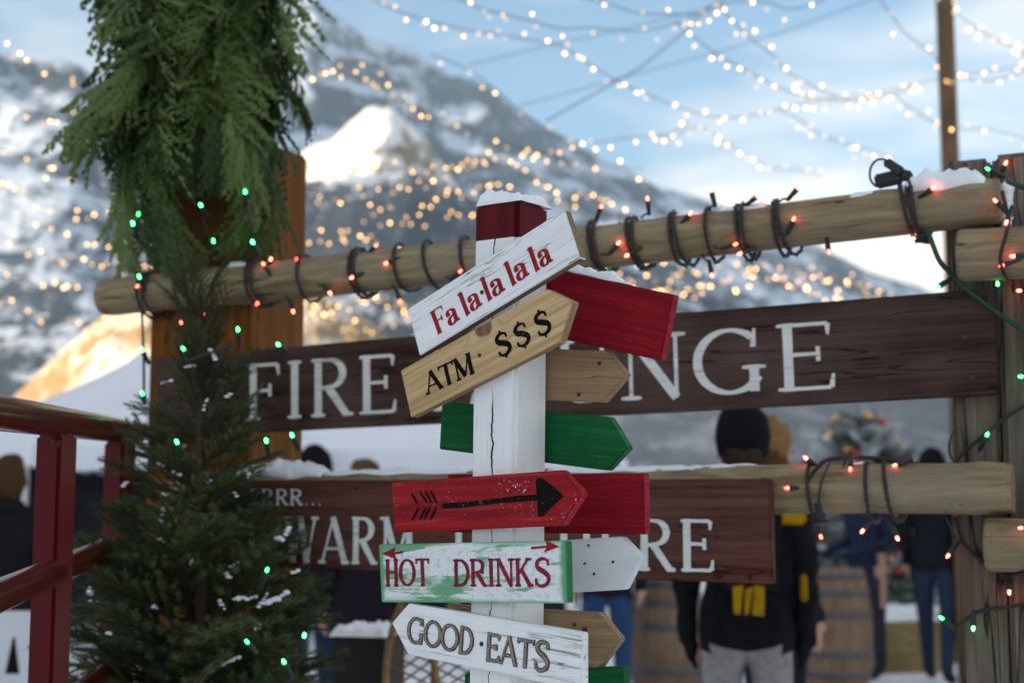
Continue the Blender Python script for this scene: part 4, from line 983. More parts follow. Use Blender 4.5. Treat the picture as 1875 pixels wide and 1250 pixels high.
fd = 3.42
tb = at(372, 1250, fd); tb.z = 0
tree = thing('fir_tree', 'small snow dusted fir tree leaning against the amber gate post', 'tree', tb)
fbs = [fir_branch(i*11+3) for i in range(4)]
tp = at(368, 540, fd)
V, F = tube_data([Vector((0, 0, 0)), (tp-tb)*.5 + Vector((.01, 0, 0)), tp-tb], [.030, .020, .006], 8)
link('trunk', mesh_of('trunk', V, F, [MAT['bark']], True), tree)
def tr_r(z):  # crown radius by height
    h = (tp.z - z)
    return max(.05, min(.280, .058 + .275*h))
rg = random.Random(31)
Nb = 380
for i in range(Nb):
    u = (i+.5)/Nb; h = (u**.62)*1.55; z = tp.z - h*1.0
    if z < .15: continue
    r_ = tr_r(z)*rg.uniform(.72, 1.12); an = i*2.39996 + rg.uniform(-.4, .4)
    d = Vector((math.cos(an), math.sin(an)*.72, rg.uniform(.05, .55) if u > .08 else rg.uniform(.9, 2.2)))
    ln = r_*1.15 if u > .08 else rg.uniform(.10, .17)
    inner = Vector((math.cos(an), math.sin(an)*.72, 0))*max(0, r_*.1)
    tipw = tb + (tp-tb)*(z/tp.z) + inner + d.normalized()*ln
    if px_of(tipw) > 505 and 1.38 < tipw.z < 1.50: ln *= .72
    link('branch', rg.choice(fbs), tree, (), aim((tp-tb)*((z)/tp.z) + inner, d, rg.uniform(-.6, .6), max(.09, ln)))
for x0, y0, x1, y1 in ((352, 600, 300, 395), (360, 580, 338, 470), (375, 590, 420, 500), (365, 560, 366, 470), (300, 850, 235, 760), (250, 1000, 190, 930), (395, 770, 475, 655), (405, 800, 492, 712), (400, 720, 478, 640), (400, 830, 485, 760), (390, 690, 462, 690)):
    a, b_ = at(x0, y0, fd), at(x1, y1, fd-.05); link('branch', rg.choice(fbs), tree, (), aim(a-tb, b_-a, rg.uniform(-.5, .5), (b_-a).length))
pr = []
for k, (px, py, s) in enumerate(((344, 672, 9), (357, 665, 8), (390, 650, 10), (417, 724, 11), (376, 740, 9), (405, 786, 8), (303, 700, 7), (295, 852, 9), (326, 868, 9), (440, 832, 9), (385, 880, 10), (228, 887, 12), (432, 905, 9), (340, 925, 9), (295, 950, 13), (316, 955, 8), (300, 990, 11), (292, 1008, 10), (382, 972, 9), (511, 985, 16), (525, 975, 14), (520, 1013, 11), (425, 1035, 10), (420, 1055, 11), (445, 1095, 14), (430, 1085, 10), (500, 1098, 16), (480, 1100, 11), (408, 1110, 11), (355, 1127, 10), (285, 1110, 8), (405, 1150, 10), (538, 1048, 9), (580, 1062, 10), (165, 1090, 14), (185, 1110, 12), (200, 1160, 10), (265, 1210, 9), (420, 1210, 12), (300, 905, 7), (455, 870, 7), (260, 1040, 8), (350, 1030, 9), (470, 1150, 9), (330, 820, 6))):
    p = at(px, py, fd - tr_r(at(px, py, fd).z)*.62)
    if k % 4 == 1: continue
    dr = Vector((rg.uniform(-1, 1), -.3, rg.uniform(-.7, .1))).normalized(); n_l = rg.choice((3, 4, 6))
    for q in range(n_l):
        snow_lump(pr, p - tb + dr*(q-n_l/2)*s*.0007 + Vector((0, 0, rg.uniform(-.003, .003))), s*.00062*rg.uniform(.4, 1.0), k*3.1+q, rg.uniform(.45, .8), 2)
V, F = join(pr); o = link('snow', mesh_of('snow', V, F, [MAT['snow']], True), tree); o['kind'] = 'stuff'
# green lights wound round the post and the little tree
st = thing('light_string', 'dark cord with green lights around the amber post and the fir tree', 'string lights', at(380, 600, 3.4))
gl = [(253, 394, 3.62), (244, 412, 3.62), (369, 378, 3.68), (449, 354, 3.6), (317, 457, 3.72), (391, 444, 3.72), (464, 446, 3.66), (256, 509, 3.70), (436, 606, 3.3), (337, 640, 3.3), (261, 643, 3.68), (261, 722, 3.68), (511, 632, 3.50), (325, 811, 3.12), (488, 809, 3.3), (536, 799, 3.4), (488, 1045, 3.12), (557, 1165, 3.12), (454, 1176, 3.05), (521, 1213, 3.08)]
gp = [at(*q) for q in gl]
for p in gp: led(st, p, 'g', (_lr.uniform(-.4, .4), -.6, _lr.uniform(.2, 1)), 1.15)
order = [0, 1, 4, 5, 6, 3]
V, F = twisted(resample(catmull([gp[i]+Vector((0, .02, -.03)) for i in order], 8), .02), .0022, .0023, .04)
link('cord', mesh_of('cord', [v-st.location for v in V], F, [MAT['cord']], True), st)
for a in ([7, 10, 11], [2, 5], [8, 9]):
    V, F = tube_data(catmull([gp[i]+Vector((0, .015, -.026)) for i in a], 8), .0035, 6)
    link('cord', mesh_of('cord', [v-st.location for v in V], F, [MAT['cord']], True), st)

# ------------------------------------------------------------------ red railing
rl = thing('red_railing', 'glossy dark red handrail with square posts in front of the fir tree', 'railing', at(105, 1250, 2.9)*1)
rl.location.z = 0
def rail_bar(name, a, b_, r, mat, seg=16):
    d = b_-a; Ln = d.length; d = d.normalized(); y = Z.cross(d).normalized(); z = d.cross(y)
    v, f = tube_data([Vector((Ln*i/12, 0, 0)) for i in range(13)], r, seg)
    m = mesh_of(name, v, f, [mat], True); link(name, m, rl, (), Matrix.Translation(-rl.location) @ frame(a, d, y, z))
rail_bar('top_rail', at(-90, 742, 2.1), at(247, 792, 3.9), .031, MAT['rail_wood'])
rail_bar('middle_rail', at(-90, 1128, 2.1), at(200, 1003, 3.55), .028, MAT['rail_wood'])
rail_bar('bottom_rail', at(-60, 1420, 2.2), at(235, 1205, 3.75), .028, MAT['rail_wood'])
for px, py, d in ((105, 785, 2.87), (221, 800, 3.62)):
    p = at(px, py, d); m = box_mesh('railing_post', .06, .06, p.z-.012+.05, [MAT['rail_red']], .006, -.05)
    link('railing_post', m, rl, (), Matrix.Translation(Vector((p.x, p.y, 0))-rl.location) @ Matrix.Rotation(R(-20), 4, 'Z'))

v, f = lathe([(.004, 0), (.010, .002), (.010, .006), (.006, .009)], 12)
for px, py, d in ((105, 1052, 2.80), (105, 812, 2.82)):
    link('bolt', mesh_of('bolt', v, f, [MAT['rail_red']], True), rl, (), Matrix.Translation(at(px, py, d)-rl.location) @ Matrix.Rotation(R(-20), 4, 'Z') @ Matrix.Rotation(R(90), 4, 'X'))

# ------------------------------------------------------------------ tall pole and overhead strings
pp_ = at(1752, 640, 11.0)
V, F = tube_data([Vector((0, 0, -.3)), Vector((0, 0, 3)), Vector((0, 0, 7.5))], [.078, .072, .066], 16)
tag(link('wooden_pole', mesh_of('wooden_pole', V, F, [MAT['pole']], True), None, (), Matrix.Translation((pp_.x, pp_.y, 0))), 'tall brown wooden pole rising behind the weathered right posts', 'pole')
bm = bmesh.new(); bmesh.ops.create_icosphere(bm, subdivisions=1, radius=.0098); bulb_m = from_bm('bulb', bm, [MAT['bulb']], True)
rs = random.Random(4)
def sky_string(label, pts, d0, d1, dens=1.0, jit=6, wire=.0032):
    n = len(pts); P = [at(x, y, d0+(d1-d0)*i/(n-1)) for i, (x, y) in enumerate(pts)]
    C = catmull(P, 10); root = thing('light_string', label, 'string lights', C[0], 'warm white lights strung over the market')
    v, f = tube_data([p-C[0] for p in C], wire, 5)
    link('wire', mesh_of('wire', v, f, [MAT['wire']], True), root)
    acc = 0; nxt = rs.uniform(.02, .1)
    for a, b_ in zip(C, C[1:]):
        l = (b_-a).length
        while acc + l > nxt:
            p = a + (b_-a)*((nxt-acc)/l); dep = p.y/FPX
            for q in range(1 if rs.random() < .85 else 2):
                w_ = p + Vector((rs.uniform(-8, 8)*dep, rs.uniform(-.1, .1), (rs.gauss(-3, jit))*dep))
                link('bulb', bulb_m, root, (), Matrix.Translation(w_-C[0]) @ Matrix.Scale(rs.uniform(.8, 1.1)*(p.y/9.5)**.75, 4))
            nxt += rs.choice((20, 28, 38, 50, 66))*dep/(dens*(1.35 if pts[0][0] < 600 or pts[0][1] > 440 else 1.0))
        acc += l
G = sky_string
G('light string entering the sky right of the cedar garland and dipping to the pole', [(678, 0), (757, 31), (857, 56), (917, 65), (1023, 84), (1060, 106), (1132, 150), (1180, 171), (1262, 203), (1317, 215), (1371, 213), (1426, 200), (1520, 180), (1620, 168), (1740, 140), (1900, 118)], 8, 11)
G('light string across the upper sky sagging towards the tall pole', [(828, -5), (886, 18), (927, 27), (975, 40), (1030, 53), (1077, 51), (1132, 56), (1180, 56), (1235, 44), (1290, 20), (1340, -10)], 7.5, 8.5)
G('light string descending steeply from the top centre to the string junction', [(1235, 40), (1272, 68), (1310, 99), (1348, 119), (1399, 147), (1453, 171), (1508, 184), (1559, 184), (1638, 172), (1679, 157)], 8, 10)
G('short light string along the top edge of the sky', [(1060, -4), (1115, 7), (1166, 24), (1235, 27), (1296, 24), (1327, 7), (1371, 4), (1412, 7), (1446, 17), (1494, 7), (1520, -10)], 7.5, 8)
G('light string dropping from the top edge to the junction left of the pole', [(1312, 0), (1327, 24), (1348, 44), (1378, 75), (1416, 102), (1440, 130), (1474, 150), (1508, 167), (1559, 184), (1600, 176)], 8, 9.5)
G('light string dropping from the top edge and passing behind the tall pole', [(1603, -12), (1631, 27), (1655, 58), (1679, 78), (1709, 102), (1726, 119), (1781, 147), (1822, 147), (1866, 133), (1900, 118)], 8.5, 9, .9)
G('light string falling to the right edge from the top of the tall pole', [(1720, -5), (1767, 37), (1815, 68), (1880, 101)], 10.5, 8, .8)
G('light string running down from the junction to the bright cloud', [(1426, 201), (1474, 225), (1508, 249), (1559, 266), (1597, 276), (1640, 290)], 9.5, 12, .9)
G('low light string sloping over the bright cloud towards the top rail', [(1200, 250), (1235, 250), (1279, 232), (1320, 253), (1351, 276), (1378, 290), (1412, 307), (1487, 317), (1520, 340)], 10, 13)
G('light string below the junction running right past the pole to the frame edge', [(1638, 174), (1672, 201), (1706, 222), (1740, 235), (1815, 238), (1885, 256)], 9.5, 10.5)
G('light string starting at the junction above the mountain and rising to the pole', [(1000, 283), (1060, 262), (1111, 259), (1150, 252), (1220, 245), (1262, 225)], 10, 11)
G('light string over the mountain shoulder beside the cedar garland', [(560, 150), (630, 112), (690, 125), (745, 187), (800, 215)], 9, 9.6, .8)
G('light string following the left mountain slope to the ridge', [(585, 150), (643, 142), (705, 168), (766, 205), (840, 226), (930, 262), (1000, 283), (1080, 300), (1180, 310)], 9.5, 11, .8)
G('light string down the mountain ridge line right of the peak', [(790, 100), (860, 130), (915, 170), (968, 217), (1020, 245), (1060, 262)], 9, 10.5, .7)
G('long light string level across the dark mountain face', [(520, 300), (620, 320), (688, 305), (756, 309), (811, 306), (861, 308), (910, 290), (944, 300), (1000, 335), (1060, 358), (1110, 372), (1160, 365)], 10, 12.5, 1.1)
G('light string just under the level one on the dark mountain', [(530, 330), (634, 340), (700, 342), (758, 338), (789, 327), (850, 300), (930, 275), (990, 282)], 10.5, 12, .9)
G('light string on the mountain above the red post top', [(560, 360), (676, 372), (704, 378), (751, 392), (809, 357), (840, 350), (930, 340), (1020, 352), (1090, 378)], 11, 13, .9)
G('light string on the mountain at the height of the red post top', [(530, 400), (632, 421), (705, 412), (760, 404), (833, 393), (900, 380), (1010, 368), (1075, 366), (1140, 372)], 11.5, 13.5, .9)
G('light string just above the top rail left of the signpost', [(520, 450), (600, 446), (656, 430), (700, 440), (760, 455), (830, 470), (900, 500)], 12, 14, .8)
for k, (lb, y0, y1, y2, dn) in enumerate((('highest of the light strings over the snowy massif at the left edge', 100, 150, 230, .7), ('second light string down the massif at the left edge', 190, 222, 280, .8), ('third light string down the massif at the left edge', 280, 330, 370, .9), ('fourth light string down the massif at the left edge', 345, 392, 430, 1.0),
                                          ('fifth light string down the massif at the left edge', 375, 440, 470, 1.1), ('sixth light string down the massif at the left edge', 440, 480, 500, 1.1), ('seventh light string from the top on the left massif', 500, 530, 540, 1.0), ('lowest light string on the left massif above the larch hill', 560, 590, 560, 1.0))):
    G(lb, [(-60, y0-30), (20, y0), (90, (y0+y1)/2+10), (170, y1), (280, (y1+y2)/2), (400, y2), (520, y2+15)], 9+k*.6, 11+k*.7, dn, 9)
for k, (lb, pts, dn) in enumerate((('light string under the top rail left of the signpost', [(520, 520), (600, 560), (680, 548), (740, 560), (800, 590)], 1.2), ('lower light string in front of the larch hill left of the signpost', [(520, 560), (600, 585), (680, 600), (740, 575), (800, 570)], 1.3),
                                   ('dense light string below the top rail right of the signpost', [(1060, 480), (1140, 500), (1210, 500), (1270, 510), (1340, 520), (1420, 515), (1500, 510), (1580, 530), (1650, 545)], 1.5), ('light string nearest the letter N below the top rail', [(1150, 515), (1220, 530), (1270, 530), (1340, 505), (1400, 500), (1470, 525), (1540, 535)], 1.5),
                                   ('topmost light string below the top rail right of the signpost', [(1180, 470), (1240, 492), (1300, 490), (1370, 490), (1440, 488), (1520, 505), (1600, 515)], 1.2))):
    G(lb, pts, 13+k*.5, 16+k*.4, dn, 8)
for lb, pts, d in (('thin dark cable crossing the sky diagonally up to the right', [(1000, 222), (1110, 160), (1180, 118), (1262, 50), (1300, 10)], 9), ('faint cable over the mountain shoulder rising to the right', [(860, 120), (1000, 85), (1180, 45), (1320, 8)], 14), ('faint lower cable under the diagonal one', [(950, 195), (1150, 140), (1400, 70), (1620, -10)], 14)):
    P = [at(x, y, d) for x, y in pts]; v, f = tube_data(catmull(P, 6), .0045, 5)
    tag(link('cable', mesh_of('cable', v, f, [MAT['wire']], True)), lb, 'cable')

# ------------------------------------------------------------------ tents
def tent(label, peak, ew, ed, ez, yaw, peakz):
    loc = Vector((peak.x, peak.y, 0)); r_ = thing('market_tent', label, 'tent', loc, 'white peaked market tents'); r_.rotation_euler.z = yaw
    V, F = [], []; N = 40; M = 14
    for j in range(M+1):
        u = j/M
        for i in range(N):
            a = 4*i/N; sd = int(a) % 4; f = a-int(a)
            cs_ = [(-1, -1), (1, -1), (1, 1), (-1, 1)]; p, q = cs_[sd], cs_[(sd+1) % 4]
            x, y = p[0]+(q[0]-p[0])*f, p[1]+(q[1]-p[1])*f
            z = peakz + (ez-peakz)*(u**.82) - .10*math.sin(math.pi*u)*math.sin(math.pi*f)
            V.append((x*ew*u, y*ed*u, z))
    for j in range(M):
        for i in range(N): a, b_ = j*N+i, j*N+(i+1) % N; F.append((a, a+N, b_+N, b_))
    link('roof', mesh_of('roof', V, F, [MAT['tent']], True), r_)
    for s in range(4):
        cs_ = [(-1, -1), (1, -1), (1, 1), (-1, 1)]; p, q = cs_[s], cs_[(s+1) % 4]; v = []; f = []
        for i in range(17):
            t_ = i/16; x, y = (p[0]+(q[0]-p[0])*t_)*ew*1.003, (p[1]+(q[1]-p[1])*t_)*ed*1.003
            v += [(x, y, ez), (x, y, ez-.20-.04*abs(math.sin(t_*math.pi*4)))]
        for i in range(16): f.append((2*i, 2*i+1, 2*i+3, 2*i+2))
        link('valance', mesh_of('valance', v, f, [MAT['tent']]), r_)
        link('leg', box_mesh('leg', .05, .05, ez, [MAT['metal']], .004), r_, (), Matrix.Translation((p[0]*ew*.97, p[1]*ed*.97, 0)))
    return r_
pk = at(262, 640, 16); tent('white peaked tent behind the fir tree and red railing', pk, 1.95, 1.95, 1.95, R(12), pk.z)
pk = at(800, 575, 17); tent('white peaked tent behind the signpost and lower sign', pk, 2.15, 2.1, 1.95, R(-8), pk.z)
pk = at(-190, 640, 15); tent('white tent cut by the left edge of the picture', pk, 1.9, 1.9, 1.95, R(5), pk.z)
MAT['tent_shade'] = plain('tent_shade_dark', (.03, .03, .035), .8, var=.3, vs_=3)
def tent_shade(label, px, d, w, h):  # near-black block: the shade inside the tent is put into its colour
    p = at(px, 900, d); tag(link('tent_shade_block', box_mesh('tent_shade_block', w, .7, h, [MAT['tent_shade']], .02), None, (), Matrix.Translation((p.x, p.y, 0)) @ Matrix.Rotation(R(8), 4, 'Z')), label, 'dark block')
tent_shade('dark block standing for the shade inside the tent behind the red railing', 190, 17.3, 3.4, 1.9)
tent_shade('dark block standing for the shade inside the tent behind the signpost', 760, 18.3, 3.8, 1.9)

# ------------------------------------------------------------------ barrels, bales, box, snowshoes, panel
MAT['barrel'] = wood('barrel_oak', (.14, .085, .05), (.27, .18, .11), 2, .6, .7, .4)
MAT['hoop'] = plain('hoop_iron', (.10, .10, .11), .5, .5, .8, var=.2)
MAT['straw'] = wood('straw', (.20, .14, .06), (.36, .27, .13), 0, 1.6, .9, 1.0)
def barrel(label, px, d):
    p = at(px, 1100, d); r_ = thing('barrel', label, 'barrel', (p.x, p.y, 0), 'oak barrels')
    def rad_(z): return .205 + .058*math.sin(math.pi*z/.92)
    v, f = lathe([(rad_(.92*i/16), .92*i/16) for i in range(17)], 28); link('staves', mesh_of('staves', v, f, [MAT['barrel']], True), r_)
    for z in (.05, .17, .32, .60, .75, .87):
        v, f = lathe([(rad_(z)+.004, z-.022), (rad_(z)+.008, z-.02), (rad_(z)+.008, z+.02), (rad_(z)+.004, z+.022)], 28)
        link('hoop', mesh_of('hoop', v, f, [MAT['hoop']], True), r_)
barrel('oak barrel table standing right of the person in the black hat', 1530, 10.6)
barrel('oak barrel showing between the white pointer and the lower sign', 1222, 9.6)
def bale(label, px, d, rz, snow_=True):
    p = at(px, 1100, d); r_ = thing('straw_bale', label, 'straw bale', (p.x, p.y, 0), 'straw bales'); r_.rotation_euler.z = rz
    bm = bmesh.new(); bmesh.ops.create_cube(bm, size=1); bmesh.ops.subdivide_edges(bm, edges=bm.edges[:], cuts=9, use_grid_fill=True)
    for v in bm.verts: v.co = Vector((v.co.x*.9, v.co.y*.45, (v.co.z+.5)*.42)) + Vector((mnoise.noise(v.co*9), mnoise.noise(v.co*9+Vector((5, 0, 0))), mnoise.noise(v.co*9+Vector((0, 7, 0)))))*.02
    link('straw_block', from_bm('straw_block', bm, [MAT['straw']]), r_)
    for x in (-.2, .2): 
        v, f = tube_data([(x, -.24, 0), (x, -.24, .43), (x, .24, .43), (x, .24, 0)], .006, 5); link('twine', mesh_of('twine', v, f, [MAT['cord']]), r_)
    o = snow_sheet('snow', Matrix.Translation((0, 0, .42)), .42, .2, .07, px*.01, None, 20, 14); o.parent = r_; del o['category']
bale('straw bale with snow on top left of the man in jeans', 1625, 12.2, R(15)); bale('straw bale behind the legs of the man in jeans', 1700, 13.0, R(-20))
bx = at(676, 1250, 4.6)
o = thing('speaker_box', 'black box with snow along its top beside the snowshoes', 'box', (bx.x, bx.y, 0))
zt = at(676, 1160, 4.6).z
link('body', box_mesh('body', .17, .2, zt, [MAT['black']], .006), o, (), Matrix.Rotation(R(-15), 4, 'Z'))
q = snow_sheet('snow', Matrix.Translation((0, 0, zt)) @ Matrix.Rotation(R(-15), 4, 'Z'), .088, .1, .035, 4.2, None, 24, 24); q.parent = o; del q['category']
MAT['ash'] = wood('ash_frame', (.26, .15, .055), (.42, .27, .11), 0, 1, .5, .3)
MAT['lace'] = plain('rawhide', (.20, .13, .06), .7)
def snowshoe(label, px0, py0, px1, py1, d, wd):
    a, b_ = at(px0, py0, d), at(px1, py1, d-.1); r_ = thing('snowshoe', label, 'snowshoe', b_, 'wooden snowshoes'); ax = (a-b_); Ln = ax.length; ax.normalize()
    sx = ax.cross(Vector((0, 1, .1))).normalized(); P = []
    for i in range(41):
        t_ = 2*math.pi*i/40; u = .5-.5*math.cos(t_); w_ = wd*math.sin(t_)*(math.sin(math.pi*min(1, u*.9+.1))**.4)
        P.append(ax*Ln*u + sx*w_)
    v, f = tube_data(P, .011, 8, False); link('frame', mesh_of('frame', v, f, [MAT['ash']], True), r_)
    parts = []
    for k in range(1, 14):
        for s in (1, -1):
            u0, u1 = k/15, min(.97, k/15+.16); w0 = wd*math.sqrt(max(0, 1-(2*u0-1)**2)); w1 = wd*math.sqrt(max(0, 1-(2*u1-1)**2))
            parts.append(tube_data([ax*Ln*u0 + sx*w0*s*.95, ax*Ln*u1 - sx*w1*s*.95], .0032, 4))
    v, f = join(parts); o_ = link('lacing', mesh_of('lacing', v, f, [MAT['lace']]), r_); o_['kind'] = 'stuff'
snowshoe('wooden snowshoe standing behind the good eats board tip', 742, 1090, 765, 1420, 4.3, .075)
snowshoe('second wooden snowshoe close to the white signpost', 830, 1100, 850, 1420, 4.35, .075)
MAT['panel'] = plain('panel_white', (.62, .64, .67), .6, var=.06, vs_=3)
p = at(10, 1185, 6.0); o = thing('tree_panel', 'white panel with a dark tree silhouette behind the red railing', 'panel', (p.x, p.y, 0))
link('panel', box_mesh('panel', .5, .03, at(10, 1118, 6).z, [MAT['panel']], .004), o, (), Matrix.Translation((-.08, 0, 0)))
z0 = at(10, 1232, 6).z; z1 = at(10, 1165, 6).z; x0 = at(26, 1200, 6).x - p.x
link('tree_silhouette', mesh_of('tree_silhouette', [(x0-.03, -.0165, z0), (x0+.03, -.0165, z0), (x0+.006, -.0165, z1), (x0-.004, -.0165, z1)], [(0, 1, 2, 3)], [MAT['let_black']]), o)

# ------------------------------------------------------------------ decorated tree
MAT['flock'] = leaf_mat('flocked_needle', (.018, .040, .026), (.085, .12, .10), (.80, .82, .84))
MAT['orn_gold'] = plain('ornament_gold', (.75, .42, .12), .2, .6, .9); MAT['orn_red'] = plain('ornament_red', (.5, .02, .02), .2, .6, .3); MAT['orn_white'] = plain('ornament_white', (.8, .78, .74), .25, .6)
p = at(1575, 900, 14); ct = thing('christmas_tree', 'flocked christmas tree with gold red and white baubles beyond the fence', 'tree', (p.x, p.y, 0))
fl = fir_branch(99).copy(); fl.materials.clear(); fl.materials.append(MAT['flock']); fl.materials.append(MAT['twig'])
v, f = tube_data([(0, 0, 0), (0, 0, 2.35)], [.05, .01], 8); link('trunk', mesh_of('trunk', v, f, [MAT['bark']]), ct)
top = at(1575, 738, 14).z
for i in range(420):
    u = (i+.5)/420; z = top - (u**.7)*(top-.25); r_ = min(.72, .16+.62*(top-z)); an = i*2.4
    link('branch', fl, ct, (), aim(Vector((0, 0, z-.1)), Vector((math.cos(an), math.sin(an), rg.uniform(-.2, .55))), rg.uniform(-1, 1), r_*1.1))
bm = bmesh.new(); bmesh.ops.create_icosphere(bm, subdivisions=2, radius=.042); sph = from_bm('bauble', bm, [], True)
om = {}
for k in ('orn_gold', 'orn_red', 'orn_white'): om[k] = sph.copy(); om[k].materials.append(MAT[k])
for i in range(56):
    u = rg.random(); z = top-.05 - u*(top-.4); r_ = min(.72, .16+.62*(top-z))*.9; an = rg.uniform(-math.pi, 0) if rg.random() < .75 else rg.uniform(0, math.pi)
    link('bauble', om[rg.choice(['orn_gold', 'orn_gold', 'orn_white', 'orn_red'])], ct, (), Matrix.Translation((math.cos(an)*r_, math.sin(an)*r_, z)))

# ------------------------------------------------------------------ people
MAT['skin'] = plain('skin', (.48, .28, .19), .55)
def cloth(name, c, sc=30): return plain(name, c, .95, .04, var=.22, vs_=sc)
def person(label, px, d, height, yaw, jacket, pants, hair, hat=None, boots=(.02, .018, .016), arms=(.0, .0), stride=.0, glove=None, long_coat=False, hood=False):
    p = at(px, 900, d); s = height/1.76
    root = thing('person', label, 'person', (p.x, p.y, 0), 'people at the market'); root.rotation_euler.z = yaw
    vs_, ed, rad = [], [], []
    def v(x, y, z, rx, ry=None):
        vs_.append((x*s, y*s, z*s)); rad.append((rx*s, (ry or rx)*s)); return len(vs_)-1
    def e(a, b_): ed.append((a, b_))
    pel = v(0, 0, .96, .155, .115); wai = v(0, 0, 1.10, .15, .11); che = v(0, -.005, 1.28, .18, .125); sh = v(0, 0, 1.42, .13, .095); nk = v(0, 0, 1.50, .056); nk2 = v(0, -.012, 1.545, .054)
    hd = v(0, -.018, 1.63, .080, .092); ht = v(0, -.010, 1.705, .070, .080)
    for a, b_ in ((pel, wai), (wai, che), (che, sh), (sh, nk), (nk, nk2), (nk2, hd), (hd, ht)): e(a, b_)
    nose = v(0, -.118, 1.625, .013); e(hd, nose)
    for k, sgn in enumerate((-1, 1)):
        st_ = stride*sgn
        hip = v(.095*sgn, 0, .86, .098); kn = v(.10*sgn, -st_*.45, .49, .066); an = v(.105*sgn, -st_+.02, .10, .046); toe = v(.115*sgn, -st_-.13, .045, .042)
        for a, b_ in ((pel, hip), (hip, kn), (kn, an), (an, toe)): e(a, b_)
        bend = arms[k]
        so = v(.172*sgn, 0, 1.405, .072); el = v(.215*sgn, .03+.02*bend, 1.15, .058)
        wr = (.212*sgn - .08*sgn*bend, -.03-.22*bend, .92+.16*bend); w_ = v(*wr, .042)
        fd_ = Vector((wr[0]-.215*sgn, wr[1]-.03, wr[2]-1.15)).normalized()
        pal = Vector(wr) + fd_*.085; ha = v(*pal, .034, .040)
        for a, b_ in ((sh, so), (so, el), (el, w_), (w_, ha)): e(a, b_)
        for q in range(4):
            o_ = Vector((0, (q-1.5)*.019, 0)); ln = (.060, .075, .070, .052)[q]
            k1 = pal + o_ + fd_*ln*.6; k2 = k1 + fd_*ln*.45 + Vector((-.018*sgn, 0, 0))
            i1 = v(*k1, .0095); i2 = v(*k2, .008); e(ha, i1); e(i1, i2)
        th = Vector(wr) + fd_*.03; t1 = v(*(th + Vector((-.01*sgn, -.042, 0)) + fd_*.03), .011); e(w_, t1); t2 = v(*(th + Vector((-.015*sgn, -.05, 0)) + fd_*.065), .009); e(t1, t2)
    me = bpy.data.meshes.new('body'); me.from_pydata(vs_, ed, []); ob = bpy.data.objects.new('tmp', me); col.objects.link(ob)
    md = ob.modifiers.new('skin', 'SKIN')
    for i, sv in enumerate(me.skin_vertices[0].data): sv.radius = rad[i]; sv.use_root = (i == 0)
    md.use_smooth_shade = True; sb = ob.modifiers.new('sub', 'SUBSURF'); sb.levels = 2; sb.render_levels = 2
    dg = bpy.context.evaluated_depsgraph_get(); fm = bpy.data.meshes.new_from_object(ob.evaluated_get(dg)); bpy.data.objects.remove(ob)
    fm.name = 'body'; fm.materials.clear()
    for m in (MAT['skin'], cloth('jacket', jacket), cloth('trousers', pants), plain('boots', boots, .6), cloth('gloves', glove) if glove else MAT['skin']): fm.materials.append(m)
    hem = (.62 if long_coat else .86)*s
    for vt in fm.vertices:      # fuller winter jacket
        if hem < vt.co.z < 1.46*s and abs(vt.co.x) < .30*s:
            k = 1.05 + .07*mnoise.noise(vt.co*9) + .05*mnoise.noise(Vector((vt.co.x*4, vt.co.y*4, vt.co.z*22))); vt.co.x *= k; vt.co.y *= k*1.08
    for pg in fm.polygons:
        c = pg.center/s; arm = abs(c.x) > .165 and c.z < 1.2
        if c.z > 1.50: mi = 0
        elif arm and (Vector((c.x, c.y, c.z)) - Vector((math.copysign(.212-.08*arms[0 if c.x < 0 else 1], c.x), -.03-.22*arms[0 if c.x < 0 else 1], .92+.16*arms[0 if c.x < 0 else 1]))).length < .02 or (arm and c.z < .90 + .13*arms[0 if c.x < 0 else 1] and abs(c.x) > .12 + .08*(1-arms[0 if c.x < 0 else 1])): mi = 4
        elif c.z*s > hem or arm: mi = 1
        elif c.z > .12: mi = 2
        else: mi = 3
        pg.material_index = mi; pg.use_smooth = True
    link('body', fm, root)
    def blob(name, mat, c, rx, ry, rz, zmin=-1, ym=None, amp=.05, seed=0):
        bm = bmesh.new(); bmesh.ops.create_icosphere(bm, subdivisions=3, radius=1)
        kill = [q for q in bm.verts if q.co.z < zmin or (ym is not None and q.co.y < ym and q.co.z < .35)]
        bmesh.ops.delete(bm, geom=kill, context='VERTS')
        for q in bm.verts:
            n_ = 1 + amp*mnoise.noise(q.co*4 + Vector((seed, 0, 0))); q.co = Vector((q.co.x*rx*n_, q.co.y*ry*n_, q.co.z*rz*n_))*s + Vector(c)*s
        link(name, from_bm(name, bm, [mat], True), root)
    hm = cloth('hair', hair, 60)
    if hat: blob('hair', hm, (0, .010, 1.60), .092, .100, .085, -1, -.45, .12, px)
    else: blob('hair', hm, (0, .008, 1.645), .101, .118, .135 if not hood else .16, -1, -.45, .22 if not hood else .30, px)
    if hood: blob('hood', cloth('hood_fur', [q*.35 for q in hair], 60), (0, .045, 1.56), .125, .105, .13, -1, None, .30, px+3)
    if hat: blob('hat', cloth('knit_hat', hat, 90), (0, -.004, 1.650), .108, .122, .150, -.55, None, .06, px)
    for sgn in (-1, 1): blob('eye', MAT['let_black'], (.033*sgn, -.104, 1.645), .009, .006, .006, amp=0)
    blob('collar', cloth('collar', [q*1.1 for q in jacket]), (0, 0, 1.485), .10, .10, .055, amp=.08)
    return root
person('person in a black knit hat and black jacket with pale trousers, seen from behind', 1362, 5.5, 1.76, R(170), (.012, .012, .015), (.26, .245, .24), (.05, .03, .02), (.010, .010, .012), glove=(.012, .012, .014))
bp = thing('backpack', 'black and yellow bag on the back of the person in the black hat', 'bag', at(1372, 1010, 5.26))
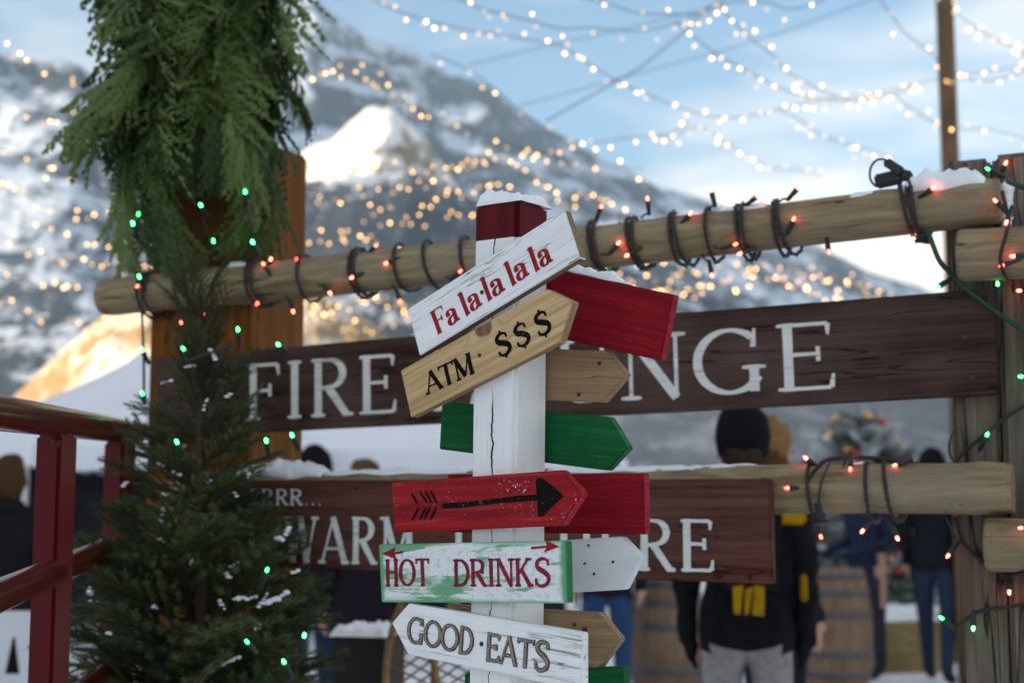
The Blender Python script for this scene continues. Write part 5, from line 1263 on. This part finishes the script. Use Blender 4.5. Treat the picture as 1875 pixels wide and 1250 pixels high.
MAT['bag'] = cloth('bag_black', (.012, .012, .014)); MAT['yellow'] = cloth('bag_yellow', (.36, .20, .008))
link('body', box_mesh('body', .30, .14, .36, [MAT['bag']], .04, -.18), bp)
for k, pts in enumerate(([(-.075, -.12), (-.035, -.115), (-.05, -.22), (-.072, -.215)], [(-.03, -.13), (0, -.12), (-.018, -.215), (-.034, -.222)], [(.004, -.115), (.04, -.12), (.036, -.225), (-.006, -.22)])):
    link('yellow_patch', slab('yellow_patch', pts, .006, [MAT['yellow']], .001), bp, (), Matrix.Translation((.0, -.078, 0)))
link('yellow_strap', box_mesh('yellow_strap', .14, .03, .07, [MAT['yellow']], .01), bp, (), Matrix.Translation((.13, -.05, .10)))
link('yellow_trim', box_mesh('yellow_trim', .022, .05, .10, [MAT['yellow']], .008), bp, (), Matrix.Translation((.20, .02, -.18)))
person('person with brown hair and dark coat right behind the black hat', 1412, 6.4, 1.74, R(120), (.018, .018, .022), (.03, .03, .04), (.22, .12, .05), hood=True)
person('man in dark jacket and blue jeans beside the weathered post', 1708, 11.2, 1.80, R(150), (.014, .015, .020), (.025, .038, .065), (.03, .02, .015), (.012, .012, .014), stride=.16)
person('person in navy coat leaning at the barrel table', 1585, 11.5, 1.70, R(-60), (.022, .028, .055), (.03, .03, .045), (.06, .04, .03), (.20, .03, .03), arms=(.9, .9))
person('person with brown hair and dark coat at the left picture edge', 14, 7.6, 1.64, R(200), (.014, .013, .014), (.05, .045, .045), (.07, .035, .018), long_coat=True)
person('person in a dark coat and jeans behind the fir tree', 575, 8.2, 1.70, R(165), (.013, .013, .016), (.022, .035, .065), (.015, .012, .01), (.010, .010, .012))
person('person in a black coat left of the snowshoes', 668, 7.6, 1.62, R(190), (.016, .013, .018), (.014, .014, .018), (.10, .06, .035), long_coat=True, stride=.08)
person('person in a black jacket and blue trousers behind the white pointer', 1110, 9.2, 1.66, R(175), (.014, .014, .018), (.025, .06, .14), (.06, .035, .02), (.03, .09, .11))
person('person in a grey coat far behind the lower rail', 1240, 16.0, 1.72, R(185), (.05, .055, .065), (.03, .03, .035), (.05, .03, .02), (.06, .03, .05))

# ------------------------------------------------------------------ valley air
t = bpy.data.materials.new('haze'); t.use_nodes = True; t.node_tree.nodes.clear()
o_ = t.node_tree.nodes.new('ShaderNodeOutputMaterial'); v_ = t.node_tree.nodes.new('ShaderNodeVolumePrincipled')
v_.inputs['Color'].default_value = (.50, .74, 1, 1); v_.inputs['Density'].default_value = .00013; v_.inputs['Anisotropy'].default_value = 0.0
t.node_tree.links.new(v_.outputs[0], o_.inputs['Volume'])
bm = bmesh.new(); bmesh.ops.create_cube(bm, size=1)
for v in bm.verts: v.co = Vector((v.co.x*7000, 1900 + v.co.y*5200, -6 if v.co.z < 0 else 1250))
tag(link('haze', from_bm('haze', bm, [t])), 'pale blue evening air fading the far mountains', 'haze', None, 'stuff')
